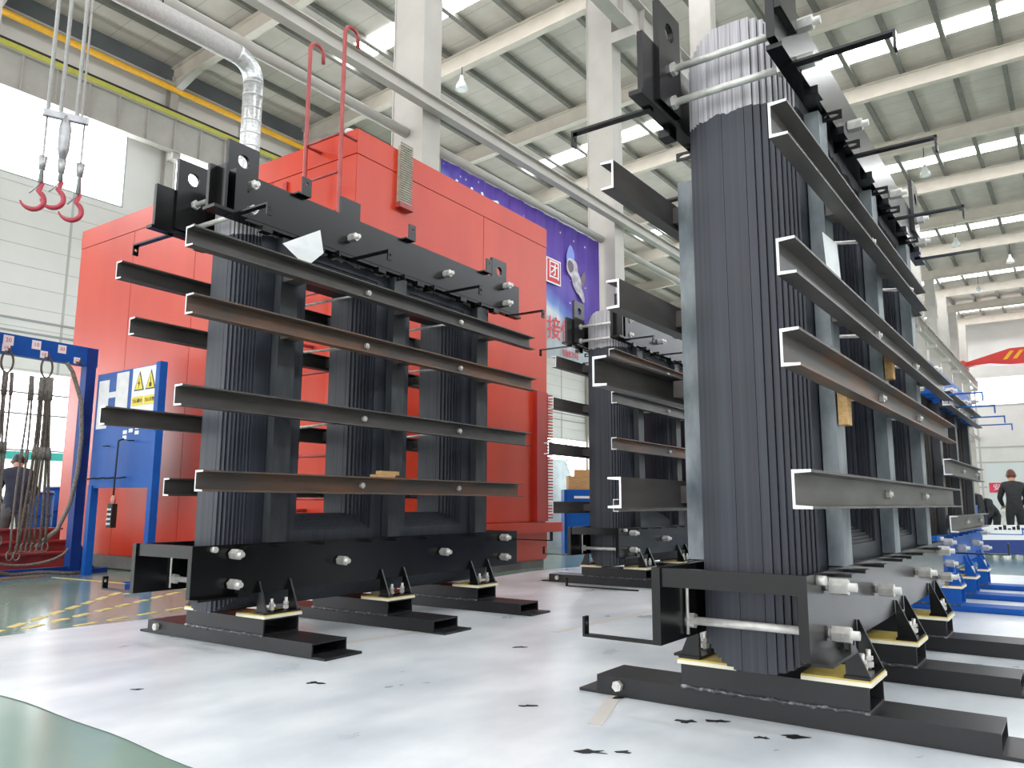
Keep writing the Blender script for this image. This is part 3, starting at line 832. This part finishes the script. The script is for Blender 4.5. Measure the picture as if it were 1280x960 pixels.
# ------------------------------------------------------------------ red oven
OX, OY, OLX, OLY, OH = 6.2204, 6.9378, 4.3977, 6.6811, 5.606
ov = thing('drying_oven', 'huge red sheet-steel drying oven standing behind the left core', 'oven', (OX, OY, 0), .025)
MB().box(.02, OLX-.02, .02, OLY-.02, .12, OH-.03).build('body', M_RED, ov)
MB().box(.02, OLX-.02, .02, OLY-.02, OH-.03, OH-.01).build('roof_sheet', mat('dusty_roof', (150, 140, 134), (166, 156, 150), rough=.7, scale=2), ov)  # unseen top, added in grey to keep red bounce off duct and columns
MB().box(.05, OLX-.03, .05, OLY-.05, 0.0, .12).build('plinth', M_PLINTH, ov)
# side towards the cores: two sheets and a cap strip, with open joints
xs = [0.0, 2.62, OLX]
for a, b_ in zip(xs[:-1], xs[1:]):
    MB().box(a+.006, b_-.006, 0, .02, .72, OH-.33).build('wall_sheet', M_RED, ov)
    MB().box(a+.006, b_-.006, 0, .02, .15, .54).build('wall_sheet', M_RED, ov)
MB().box(0, OLX, -.004, .02, OH-.32, OH).build('cap_strip', M_RED, ov)
ys = [0.0, 1.6, 3.3, 5.0, OLY]
for a, b_ in zip(ys[:-1], ys[1:]):
    MB().box(0, .02, a+.006, b_-.006, .21, OH-.33).build('wall_sheet', M_RED, ov)
MB().box(-.004, .02, 0, OLY, OH-.32, OH).build('cap_strip', M_RED, ov)
MB().box(-.008, .02, 0, OLY, 0.02, .2).build('plinth_band', M_PLINTH, ov)
MB().box(-.03, .0, 1.28, 1.36, .6, OH-.4).build('stiffener', M_REDD, ov)
MB().box(-.03, .0, 1.36, 2.4, 3.2, 3.28).build('stiffener', M_REDD, ov)
MB().box(2.45, OLX+.22, -.16, 0, .55, .70).build('bottom_ledge', M_RED, ov)
MB().box(OLX-.42, OLX-.1, -.08, 0, .72, 2.78).build('side_duct', M_REDD, ov)
mb = MB()
for k in range(42):
    z = .76+k*.048; mb.box(OLX-.10, OLX+.02, -.10, 0, z, z+.022)
o = mb.build('louvre_fins', M_RED, ov); o['kind'] = 'stuff'
mb = MB()
mb.box(.72, .92, -.06, -.0, 4.86, OH+.05)
for k in range(26):
    mb.box(.70, .94, -.075, -.06, 4.88+k*.032, 4.88+k*.032+.016)
mb.build('cable_trunking', mat('trunking_grey', (170, 166, 150), (150, 146, 132), rough=.6, scale=20), ov)
MB().box(.70, .96, -.09, 0, 4.80, 4.87).build('trunking_bracket', M_LADDER, ov)
MB().tube([(-.25+.3, -.1+.3, OH), (.05, .2, OH+.05)], .06, 8).build('roof_boss', M_GALV, ov)
# ladder
lad = MB()
lr = []
for yy in (.02, .66):
    pts = [(-.25, yy, .35), (-.25, yy, 2.5), (-.25, yy, 5.0), (-.25, yy, 6.78)]
    for k in range(1, 9):
        a = PI*k/9; pts.append((-.25+.11*(1-math.cos(a)), yy, 6.78+.11*math.sin(a)))
    pts.append((-.03, yy, 6.68))
    lr.append(pts)
lo = MB().tube(lr[0], .026, 8).build('ladder', M_LADDER, ov)
MB().tube(lr[1], .026, 8).build('ladder_rail', M_LADDER, lo)
for k in range(11):
    z = .55+.49*k
    MB().tube([(-.25, .02, z), (-.25, .66, z)], .018, 6).build('rung', M_LADDER, lo)
for z in (5.45, 2.9, .9):
    for yy in (.02, .66): MB().tube([(-.25, yy, z), (0.0, yy, z)], .022, 6).build('ladder_bracket', M_LADDER, lo)

# insulated duct rising from the oven
dt = thing('exhaust_duct', 'silver foil-wrapped duct that bends down to the red oven', 'duct', (7.05, 10.4, 0))
mb = MB(); mb.tube([(0, 0, OH), (0, 0, 6.2), (0, 0, 6.9), (0, 0, 7.75)], .155, 18); mb.build('riser', M_DUCT, dt)
mb = MB()
mb.tube([(-.35*(1-math.cos(a)), 0, 7.75+.35*math.sin(a)) for a in [PI/2*k/8 for k in range(9)]], .157, 18); mb.build('elbow', M_DUCT, dt)
mb = MB(); mb.tube([(-.35, 0, 8.1), (-8, 0, 8.1)], .155, 18); mb.build('horizontal_run', M_GALV, dt)
for k, z in enumerate([5.75+.22*i for i in range(10)]):
    MB().tube([(0, 0, z-.012), (0, 0, z+.012)], .161, 18).build('foil_band', M_GALV, dt)
mb = MB()
for xx in (-1.6, -5.5): mb.tube([(xx, 0, 8.25), (xx, .1, 22.5)], .012, 5).tube([(xx, 0, 8.25), (xx, -.1, 22.5)], .012, 5)
mb.build('hanger_rod', M_DARK, dt)

# ------------------------------------------------------------------ sling rack
A0 = Vector((5.36, 11.5, 0)); D = (A0-Vector((4.22, 11.6, 0))); D.z = 0; LR = 2.6; D = Vector((.985, .10, 0)).normalized(); Nn = Vector((-D.y, D.x, 0))
rk = thing('sling_rack', 'blue steel frame at the left edge with wire slings hung on it', 'rack', (A0.x, A0.y, 0), math.atan2(D.y, D.x))
MB().box(-.07, .07, -.07, .07, .05, 3.18).build('post', M_BLUED, rk)
MB().box(-2.75, -2.61, -.07, .07, .05, 3.18).build('post', M_BLUED, rk)
MB().box(-2.75, .09, -.06, .06, 2.92, 3.19).box(-2.75, .07, -.062, -.06, 2.955, 2.965).build('top_beam', M_BLUE, rk)
MB().box(-2.9, .25, -.03, .03, .03, .11).build('bottom_beam', M_BLUED, rk)
MB().box(-.06, .06, -.1, .55, 0, .06).box(-.08, .5, -.06, .06, 0, .06).build('foot', M_BLUED, rk)
MB().prism([(.07, .06), (.33, .06), (.07, .45)], lambda a, b_, d: (a, d, b_), -.012, .012).build('gusset', M_BLUED, rk)
for k, (xx, zz, s, tx) in enumerate(((-1.15, 3.1, .13, '20'), (-.79, 3.1, .12, '10'), (-.44, 3.1, .115, '30'), (-1.17, 2.995, .1, '18'), (-.68, 2.985, .1, '18'), (-.22, 2.975, .09, '12'), (-1.6, 3.09, .12, '14'), (-2.0, 3.09, .12, '14'))):
    t_ = MB().box(xx-s/2, xx+s/2, -.066, -.062, zz-s/2, zz+s/2).build('number_tag', M_STICK, rk)
    text_part(tx, s*.62, 'tag_number', M_INKR, t_, frame((xx, -.067, zz), (1, 0, 0), (0, 0, 1)), .0015)
for xx in (-1.17, -.66, -1.6, -2.0, -.22):
    MB().tube([(xx, -.06, 2.95), (xx, -.14, 2.93), (xx, -.16, 2.98)], .014, 6).build('peg', M_SLING, rk)
# slings: ring, ferrules, hanging legs
def sling(x, label, seed, legs, rope, ringm, zbot=.35, spread=.12, ring=True):
    rn = random.Random(seed)
    t = thing('wire_sling', label, 'sling', rk.matrix_basis @ Vector((x, -.13, 0)), math.atan2(D.y, D.x))
    if ring:
        mb = MB(); pts = [(.075*math.sin(a), 0, 2.80+.14*math.cos(a)) for a in [2*PI*k/20 for k in range(21)]]
        mb.tube(pts, .014, 7); mb.build('master_ring', ringm, t)
    for k in range(legs):
        ph = rn.random()*6; sx = (k-(legs-1)/2)*spread/legs
        pts = []
        for i in range(15):
            f = i/14; z = 2.66-(2.66-zbot)*f
            pts.append((sx*(.4+1.2*f)+.02*math.sin(ph+f*5), -.02*k+.02*math.cos(ph+f*4), z))
        r_ = .018 if rope is M_SLING else .014
        mb = MB(); mb.tube(pts, r_, 6); lg = mb.build('rope_leg', rope, t)
        MB().tube(pts[:3], r_*1.7, 7).build('ferrule', M_SLINGS, lg); MB().tube(pts[6:8], r_*1.6, 7).build('ferrule', M_SLINGS, lg)
        b0 = Vector(pts[-1]); mb = MB(); mb.tube([b0+Vector((.04*math.sin(a), 0, -.05+.06*math.cos(a))) for a in [2*PI*q/14 for q in range(15)]], .010, 6); mb.build('eye_loop', M_SLINGS, lg)
    return t
sling(-1.17, 'dark wire rope sling hanging by its ring near the left edge of the photo', 1, 4, M_SLINGS, M_SLING, .55, .14)
sling(-.66, 'thick bundle of dark wire rope slings hanging by a ring nearest the blue post', 2, 6, M_SLING, M_SLING, .45, .20)
sling(-.86, 'thin pair of steel rope slings hanging just left of the thick bundle', 4, 2, M_SLINGS, M_SLINGS, .35, .1, False)
# heavy loose rope looping from the beam to the floor
t = tag(MB().tube([(A0.x-.36, A0.y-.12, 2.92), (A0.x-.28, A0.y-.14, 2.8), (A0.x-.14, A0.y-.16, 2.4), (A0.x-.1, A0.y-.18, 1.9), (A0.x-.12, A0.y-.2, 1.4), (A0.x-.2, A0.y-.22, .95), (A0.x-.34, A0.y-.24, .62), (A0.x-.6, A0.y-.26, .4)], .03, 8).build('heavy_rope', M_SLINGS), 'thick grey rope curving down beside the blue post', 'rope')
pts = [(A0.x-.1+.0, A0.y-.3, .06)]
pts = [(A0.x-2.0+i*.16, A0.y-.35-.1*math.sin(i*.6), .05+.22*abs(math.sin(i*.42))*max(0, 1-i/11)) for i in range(13)]
tag(MB().tube(pts, .024, 7).build('heavy_rope', M_SLING), 'loose brown rope lying along the foot of the blue frame', 'rope')
pts = [(A0.x-.75+.5*math.cos(a), A0.y-.4+.1*math.sin(a), .38-.2*math.sin(a)) for a in [PI*1.1*k/14 for k in range(15)]]
tag(MB().tube(pts, .016, 7).build('heavy_rope', M_SLINGS), 'steel rope arc between the slings and the floor by the blue frame', 'rope')

# notice board on blue legs
B0 = Vector((5.40, 11.30, 0)); B1 = Vector((5.38, 9.60, 0)); BD = (B1-B0); BLn = BD.length; BD.normalize()
nb = thing('notice_board', 'blue steel notice board with warning sign beside the sling rack', 'board', B0, math.atan2(BD.y, BD.x))
# local x runs from the rack towards the camera side, -y faces the camera
MB().box(.06, BLn, -.02, .02, 1.22, 2.78).build('board_panel', M_BLUE, nb)
MB().box(BLn-.02, BLn+.08, -.05, .05, 0, 2.80).build('leg', M_BLUE, nb)
MB().box(.10, .20, -.05, .05, 0, 1.22).build('leg', M_BLUE, nb)
MB().box(BLn-.12, BLn+.2, -.22, .22, 0, .02).build('foot', M_BLUED, nb)
MB().box(.10, BLn, -.03, .03, 1.18, 1.24).build('bottom_rail', M_BLUE, nb)
def nsheet(u0, u1, z0, z1, m_=M_PAPER, nm='notice_sheet'):
    return MB().box(u0, u1, -.026, -.021, z0, z1).build(nm, m_, nb)
nsheet(.13, .42, 2.0, 2.68); nsheet(.62, .95, 2.12, 2.75); nsheet(.42, .62, 2.42, 2.5)
sg = nsheet(1.05, 1.70, 2.16, 2.77, M_STICK, 'warning_sign')
for cx, glyph in ((1.24, 'bolt'), (1.53, 'load')):
    MB().prism([(cx-.125, 2.46), (cx+.125, 2.46), (cx, 2.72)], lambda a, b_, d: (a, d, b_), -.030, -.027).build('warning_triangle', M_INK, sg)
    MB().prism([(cx-.098, 2.475), (cx+.098, 2.475), (cx, 2.685)], lambda a, b_, d: (a, d, b_), -.033, -.030).build('warning_triangle', M_SIGNY, sg)
    if glyph == 'bolt':
        MB().prism([(cx+.01, 2.62), (cx-.03, 2.55), (cx+.0, 2.55), (cx-.01, 2.49), (cx+.03, 2.57), (cx+.0, 2.57)], lambda a, b_, d: (a, d, b_), -.035, -.033).build('flash_symbol', M_INK, sg)
    else:
        MB().prism([(cx-.03, 2.49), (cx+.03, 2.49), (cx+.03, 2.54), (cx+.006, 2.55), (cx+.006, 2.62), (cx-.006, 2.62), (cx-.006, 2.55), (cx-.03, 2.54)], lambda a, b_, d: (a, d, b_), -.035, -.033).build('load_symbol', M_INK, sg)
for cx, tx in ((1.22, '当心触电'), (1.53, '当心吊物')):
    MB().box(cx-.14, cx+.14, -.030, -.027, 2.26, 2.38).build('sign_band', M_SIGNY, sg)
    text_part(tx, .062, 'sign_lettering', M_INK, sg, frame((cx, -.0315, 2.32), (1, 0, 0), (0, 0, 1)), .001)
for cx, cz in ((.95, 1.92), (1.1, 1.935), (1.26, 1.97), (.95, 1.85), (1.26, 1.90)):
    nsheet(cx-.05, cx+.05, cz-.025, cz+.025, M_STICK, 'small_label')
for cx in (.25, .5, .75, 1.05): MB().tube([(cx, -.02, 1.32), (cx+.02, -.16, 1.30)], .01, 6).build('hook_peg', M_DARK, nb)
for cx, cz in ((.55, 1.75), (1.2, 1.80)): MB().tube([(cx, -.02, cz), (cx+.02, -.12, cz-.01)], .008, 6).build('hook_peg', M_DARK, nb)
nbm = Matrix.Translation(B0) @ Matrix.Rotation(math.atan2(BD.y, BD.x), 4, 'Z')
def onb(u_, v_, z_): return nbm @ Vector((u_, v_, z_))
pc = thing('pendant_control', 'black push-button crane pendant hanging by its cable in front of the blue board', 'remote control', onb(.93, -.1, 0), math.atan2(BD.y, BD.x))
MB().tube([(.02, .07, 1.83), (.02, .0, 1.80), (.01, 0, 1.5), (0, 0, 1.2), (0, 0, 1.06)], .012, 6).build('cable', M_INK, pc)
MB().tube([(0, 0, 1.08), (0, 0, 1.03), (0, 0, .96)], [.02, .035, .03], 8).build('strain_relief', mat('relief_pink', (214, 150, 130), rough=.6), pc)
hd = MB().box(-.06, .06, -.035, .035, .66, .97).build('handset', M_INK, pc)
for r_ in range(4):
    for c_ in (-1, 1):
        MB().tube([(c_*.028, -.035, .71+r_*.062), (c_*.028, -.048, .71+r_*.062)], .016, 8).build('button', M_STICK, hd)

# small blue block on the floor under the left core's end
tag(MB().box(0, .26, -.05, .05, 0, .075).build('blue_block', M_BLUED, None, (4.75, 8.9, 0), (0, 0, -.5)), 'small dark blue steel block on the green floor left of the core', 'block')

# ------------------------------------------------------------------ crane hooks
HX = Vector((3.42, 8.3, 0))
hk = thing('crane_hook_set', 'three red hooks on pale wire ropes hanging at upper left', 'hook', HX)
cdir = Vector((HX.y, -HX.x, 0)).normalized()          # across the view
for k, dx in enumerate((-.16, -.05, .09, .135)):
    p0 = cdir*dx
    MB().tube([(p0.x*1.05, p0.y*1.05, 4.95), (p0.x*1.0, p0.y*1.0, 22.0)], .020 if k < 3 else .012, 7).build('wire_rope', M_GALV, hk)
mb = MB()
c0 = cdir*0.0
mb.tube([(c0.x, c0.y, 5.0), (c0.x, c0.y, 4.85), (c0.x, c0.y, 4.62), (c0.x, c0.y, 4.5)], [.03, .06, .055, .03], 10)
mb.build('hook_block', M_HOOKS, hk)
MB().obox((0, 0, 4.98), cdir, (cdir.y, -cdir.x, 0), (0, 0, 1), .21, .03, .035).build('spreader_bar', M_HOOKS, hk)
MB().box(-.12, .12, -.12, .12, 21.9, 22.3).build('trolley_block', M_HOOKS, hk)
for k, (dx, zz) in enumerate(((-.17, 4.22), (.0, 4.27), (.17, 4.17))):
    p0 = cdir*dx
    mb = MB(); mb.tube([p0+Vector((0, 0, 4.96 if k != 1 else 4.52)), p0+Vector((0, 0, 4.48)), p0+Vector((0, 0, zz))], [.010, .014, .028], 8)
    mb.tube([p0+Vector((0, 0, 4.50)), p0+Vector((0, 0, 4.36))], [.045, .03], 8); mb.build('hook_shank', M_HOOKS, hk)
    sgn = -1 if k < 2 else -1
    pts = []; rad = []
    for i in range(17):
        a = PI*.5-(-sgn)*0+(i/16)*PI*1.45
        pts.append(p0+cdir*(-.105*math.cos(a)*-1*(1 if k != 2 else 1)+(-.03))+Vector((0, 0, zz-.14+.115*math.sin(a)*-1*-1)))
        rad.append(.012+.020*math.sin(PI*min(1, i/13)))
    # a J: shank drops on the right, bowl below, tip rising on the left
    pts = [p0+cdir*(.02)+Vector((0, 0, zz))]; rad = [.018]
    for i in range(15):
        a = .35*PI-(i/14)*1.25*PI
        pts.append(p0+cdir*(-.06+.105*math.cos(a))+Vector((0, 0, zz-.19+.105*math.sin(a))))
        rad.append(.026 if i < 10 else .026-.0035*(i-9))
    MB().tube(pts, rad, 9).build('hook', M_HOOK, hk)
    mb = MB(); mb.tube([p0+cdir*.02+Vector((0, 0, zz+.02)), p0+cdir*(-.09)+Vector((0, 0, zz-.13))], .009, 6); mb.build('safety_latch', M_HOOKS, hk)

# ------------------------------------------------------------------ people
def person(name, label, loc, rz, joints, radii, bones, cols, hair, hairm, face=True):
    """one continuous skinned body; joints in metres, y+ is forward"""
    me = bpy.data.meshes.new(name); names = list(joints)
    idx = {n: i for i, n in enumerate(names)}
    V = [Vector(joints[n]) for n in names]; E = [(idx[a], idx[b_]) for a, b_ in bones]; Rr = [radii[n] for n in names]
    seg = [(a, b_) for a, b_ in bones]
    # five fingers on each hand
    for s_ in ('l', 'r'):
        h = Vector(joints['hand_'+s_]); wv = (h-Vector(joints['wrist_'+s_])).normalized(); sd = wv.orthogonal().normalized()
        for q in range(5):
            off = sd*(.016*(q-2)); ln = (.05, .07, .08, .072, .058)[q]
            base = h+off*1.2+wv*.01
            if q == 0: base = h-wv*.03+off; 
            i0 = len(V); V += [base+wv*ln*.5+(off*1.5 if q == 0 else off*.2), base+wv*ln+(off*1.6 if q == 0 else off*.2)]; Rr += [.010, .008]
            E += [(idx['hand_'+s_], i0), (i0, i0+1)]
    me.from_pydata(V, E, []); me.update()
    o = bpy.data.objects.new(name, me); COL.objects.link(o)
    sm = o.modifiers.new('skin', 'SKIN')
    for i, sv in enumerate(me.skin_vertices[0].data):
        sv.radius = (Rr[i], Rr[i]); sv.use_root = (i == idx['pelvis'])
    o.modifiers.new('sub', 'SUBSURF').levels = 2
    bpy.context.view_layer.update()
    dg = bpy.context.evaluated_depsgraph_get()
    nm = bpy.data.meshes.new_from_object(o.evaluated_get(dg))
    o.modifiers.clear(); o.data = nm; nm.name = name
    skin, top, leg, shoe = cols
    for mm in (skin, top, leg, shoe): nm.materials.append(mm)
    def kind(p_):
        best = (9, 'x')
        for a, b_ in seg:
            A = Vector(joints[a]); B = Vector(joints[b_]); AB = B-A
            t_ = max(0, min(1, (p_-A).dot(AB)/max(AB.length_squared, 1e-9)))
            d = (p_-(A+AB*t_)).length-(radii[a]*(1-t_)+radii[b_]*t_)
            if d < best[0]: best = (d, a+'>'+b_, t_)
        k_ = best[1]
        if 'head' in k_ or 'crown' in k_ or 'hand' in k_: return 0
        if k_.startswith('neck'): return 0
        if 'toe' in k_: return 3
        if 'hip' in k_ or 'knee' in k_ or 'ankle' in k_ : return 2
        return 1
    for p_ in nm.polygons:
        p_.material_index = kind(p_.center); p_.use_smooth = True
    o.location = loc; o.rotation_euler = (0, 0, rz)
    tag(o, label, 'person')
    hd_ = Vector(joints['head']); cr_ = Vector(joints['crown']); ax = (cr_-hd_).normalized()
    fwd = Vector((0, 1, 0)); fwd = (fwd-ax*fwd.dot(ax)).normalized(); sd = ax.cross(fwd)
    hc = (hd_+cr_)/2
    # hair: a cap over the crown and the back of the head
    mb = MB(); P = []; n1, n2 = 9, 14
    for i in range(n1+1):
        th = (PI*.74)*i/n1
        for j in range(n2):
            ph = 2*PI*j/n2
            d = ax*math.cos(th)*.128+(fwd*math.cos(ph)*.105+sd*math.sin(ph)*.092)*math.sin(th)
            if math.cos(ph) > .3 and th > PI*.33: d = d*.80
            P.append(hc+d-fwd*.012+ax*.006)
    mb.add(P, [(i*n2+j, i*n2+(j+1) % n2, (i+1)*n2+(j+1) % n2, (i+1)*n2+j) for i in range(n1) for j in range(n2)], 0, True)
    mb.build('hair', hairm, o)
    mb = MB()                                       # face features and ears
    fc = hc+fwd*.092
    mb.tube([fc+ax*.0, fc+fwd*.02-ax*.035], [.008, .014], 6)
    for s_ in (-1, 1):
        mb.tube([hc+sd*s_*.088+ax*.012, hc+sd*s_*.10-ax*.03], [.016, .01], 6)
    mb.build('nose_and_ears', skin, o)
    mb = MB()
    for s_ in (-1, 1): mb.tube([fc+sd*s_*.033+ax*.008-fwd*.004, fc+sd*s_*.033+ax*.008+fwd*.003], .008, 6)
    mb.build('eyes', M_INK, o)
    MB().tube([fc+sd*.022-ax*.06, fc-sd*.022-ax*.06], .006, 6).build('mouth', mat('lips', (160, 96, 88), rough=.5), o)
    return o


BONES = [('pelvis', 'waist'), ('waist', 'chest'), ('chest', 'neck'), ('neck', 'head'), ('head', 'crown')]
for s_ in ('l', 'r'):
    BONES += [('chest', 'shoulder_'+s_), ('shoulder_'+s_, 'elbow_'+s_), ('elbow_'+s_, 'wrist_'+s_), ('wrist_'+s_, 'hand_'+s_),
              ('pelvis', 'hip_'+s_), ('hip_'+s_, 'knee_'+s_), ('knee_'+s_, 'ankle_'+s_), ('ankle_'+s_, 'toe_'+s_)]
RAD = dict(pelvis=.15, waist=.14, chest=.165, neck=.058, head=.085, crown=.075)
for s_ in ('l', 'r'):
    RAD.update({'shoulder_'+s_: .085, 'elbow_'+s_: .058, 'wrist_'+s_: .04, 'hand_'+s_: .036, 'hip_'+s_: .105, 'knee_'+s_: .07, 'ankle_'+s_: .05, 'toe_'+s_: .042})


def stand(lean=0.0, drop=0.0, reach=.25, stance=.12, knee=.0, nod=.0):
    """joints of a figure leaning forward by `lean` radians"""
    J = {}
    hipz = .93-drop
    J['pelvis'] = (0, 0, hipz)
    def L_(h, f=0): return (0, math.sin(lean)*h+f*math.cos(lean), hipz+math.cos(lean)*h-f*math.sin(lean))
    J['waist'] = L_(.2); J['chest'] = L_(.42); J['neck'] = L_(.59, .01)
    hx = L_(.67, .02+nod*.05); J['head'] = hx
    J['crown'] = (0, hx[1]+math.sin(lean+nod)*.13, hx[2]+math.cos(lean+nod)*.13)
    for sg_, s_ in ((-1, 'l'), (1, 'r')):
        sh = L_(.50); J['shoulder_'+s_] = (sg_*.17, sh[1], sh[2])
        J['elbow_'+s_] = (sg_*.25, sh[1]+.05+reach*.2, sh[2]-.28)
        J['wrist_'+s_] = (sg_*.18, sh[1]+.08+reach, sh[2]-.42)
        J['hand_'+s_] = (sg_*.15, sh[1]+.13+reach*1.2, sh[2]-.46)
        J['hip_'+s_] = (sg_*.095, 0, hipz-.08)
        J['knee_'+s_] = (sg_*stance, .06+knee, .50-drop*.5)
        J['ankle_'+s_] = (sg_*stance, -.02, .09)
        J['toe_'+s_] = (sg_*(stance+.02), .13, .05)
    return J


person('person', 'person in a dark navy jacket and grey trousers seen from behind at the left edge', (5.24, 13.2, 0), math.atan2(13.0, 5.4)-PI/2+.05, stand(.25, 0, .2, .12, 0, .6), RAD, BONES, (M_SKIN, M_NAVY, M_TROU, M_SHOE), 'cap', M_HAIR)
person('person', 'person in black standing at the far right edge, seen from behind', (20.45, 1.30, 0), -PI/2+.2, stand(.1, 0, .2, .1, 0, .25), RAD, BONES, (M_SKIN, M_CHAR, M_CHAR, M_SHOE), 'cap', M_HAIRR)
person('person', 'person in black bending over the blue bench, nearer the brown core', (20.4, 2.0, 0), PI/2-.2, stand(.95, .06, .3, .12, .03, .2), RAD, BONES, (M_SKIN, M_CHAR, M_NAVY, M_SHOE), 'cap', M_HAIR)
person('person', 'person in black crouched over the bench, second from the right edge', (22.0, 1.85, 0), PI/2-.4, stand(1.05, .1, .25, .12, .05, .2), RAD, BONES, (M_SKIN, M_CHAR, M_CHAR, M_SHOE), 'cap', M_HAIR)

# ------------------------------------------------------------------ background items at the left
def drum(x, y, r, h, label):
    t = thing('steel_drum', label, 'drum', (x, y, 0), 0, 'blue drums behind the sling rack')
    MB().tube([(0, 0, 0), (0, 0, h)], r, 20).build('shell', M_BLUE, t)
    for z in (.02, h*.36, h*.66, h-.02): MB().tube([(0, 0, z-.015), (0, 0, z+.015)], r+.012, 20).build('hoop', M_BLUED, t)
    MB().tube([(0, 0, h), (0, 0, h+.02)], r*.95, 20).build('lid', M_STICK, t)
drum(6.15, 14.6, .24, 1.15, 'blue steel drum with pale lid behind the hanging slings')
drum(6.75, 15.2, .24, 1.25, 'taller blue steel drum behind the first drum')
MB_ = MB().box(-.5, .5, -.35, .35, .0, .12); tag(MB_.build('drum_pallet', M_BLUED, None, (8.2, 17.2, 0)), 'dark blue pallet beside the drums at left', 'pallet')
for k, h in enumerate((.27, .43, .60)):
    tag(MB().box(-2.2, 2.2, -.10, .10, 0, .03).box(-2.2, 2.2, -.02, .02, .03, h-.03).box(-2.2, 2.2, -.10, .10, h-.03, h).build('steel_beam', M_LADDER, None, (3.55, 12.25+k*.26, 0), (0, 0, .02)),
        ('lowest and nearest', 'middle', 'tallest and farthest')[k]+' of three red steel beams on the floor behind the sling rack', 'beam', 'red beams')

# behind the gap between the oven and the second core
cb = thing('tool_cabinet', 'blue tool cabinet seen between the oven and the half-hidden core', 'cabinet', (14.2, 8.5, 0), -.9)
MB().box(-.45, .45, -.3, .3, .0, 1.28).build('body', M_BLUE, cb)
MB().box(-.4, .4, -.32, -.30, .95, 1.22).build('drawer', M_BLUE, cb)
MB().box(-.4, .4, -.32, -.30, .12, .9).build('door', M_BLUE, cb)
MB().box(-.25, .25, -.34, -.32, 1.1, 1.15).build('drawer_handle', M_STICK, cb)
tag(MB().box(-.35, .25, -.2, .2, 0, .28).box(-.2, .1, -.1, .1, .28, .42).build('parts_box', M_WOOD, None, (14.2, 8.5, 1.281), (0, 0, -.9)), 'brown box of parts standing on the blue cabinet', 'box')
mb = MB(); n1, n2 = 10, 16; P = []; rnd = random.Random(9)
for i in range(n1+1):
    f = i/n1
    for j in range(n2):
        a = 2*PI*j/n2; r_ = (.75-.45*f**2)*(1+.12*math.sin(3*a+4*f)+.05*rnd.random())
        P.append((r_*math.cos(a), r_*.8*math.sin(a), 2.0*f))
mb.add(P, [(i*n2+j, i*n2+(j+1) % n2, (i+1)*n2+(j+1) % n2, (i+1)*n2+j) for i in range(n1) for j in range(n2)], 0, True)
mb.add(P[-n2:], [tuple(range(n2))], 0, True)
tag(mb.build('wrapped_machine', M_PLAST, None, (15.3, 10.0, 0), None), 'machine wrapped in pale translucent plastic right of the oven', 'machine')
tb = thing('work_bench', 'pale steel bench behind the blue cabinet right of the oven', 'bench', (17.9, 9.4, 0), .3)
MB().box(-.9, .9, -.4, .4, .78, .84).build('top', M_STICK, tb)
for a in (-.8, .8):
    for c in (-.33, .33): MB().box(a-.03, a+.03, c-.03, c+.03, 0, .78).build('leg', M_TURQ, tb)

# ------------------------------------------------------------------ right background
bw = thing('low_barrier', 'low white barrier with navy foot strip at the right edge', 'barrier', (18.0, 1.2, 0), math.atan2(-.5, .41))
MB().box(-1.5, 3.5, -.03, .03, .34, .62).build('white_panel', M_STICK, bw)
MB().box(-1.5, 3.5, -.03, .03, 0.06, .34).build('navy_panel', mat('navy_strip', (40, 62, 128), rough=.5), bw)
for k in range(4): MB().box(-1.4+1.5*k, -1.34+1.5*k, .03, .09, 0, .62).build('post', M_STICK, bw)
mb = MB()
for k in range(9): mb.box(-.4+.09*k, -.34+.09*k, -.036, -.03, .53, .56+.03*(k % 3))
mb.build('dark_marks', M_INK, bw)
tag(MB().box(-.14, .14, -.14, .14, 0, 1.0).box(-.2, .2, -.2, .2, 0, .02).build('bollard', M_BLUE, None, (16.3, 1.75, 0)), 'bright blue steel post standing in front of the low barrier', 'post')
bt = thing('work_table', 'blue legged work table where people bend at the right', 'table', (20.2, 3.0, 0), .2)
MB().box(-.6, .6, -.35, .35, .74, .80).build('top', M_HOOKS, bt)
for a in (-.55, .55):
    for c in (-.3, .3): MB().box(a-.03, a+.03, c-.03, c+.03, 0, .74).build('leg', M_BLUE, bt)
MB().box(-.5, .5, -.25, .25, .3, .34).build('shelf', M_BLUED, bt)
# bent flat bar on the floor by the half-hidden core
fb_ = MB().box(-.02, .02, -.95, 0, .006, .018).holeplate(.04, .09, (.02, .06), .012, lambda p_, q_, d: (p_-.02, d, .018+q_), -.012, 0, 0, 10)
tag(fb_.build('bent_flat_bar', M_BLACK, None, (8.25, 5.2, 0), (0, 0, .04)), 'black bent flat bar lying on the floor along the half-hidden core skid', 'bar')
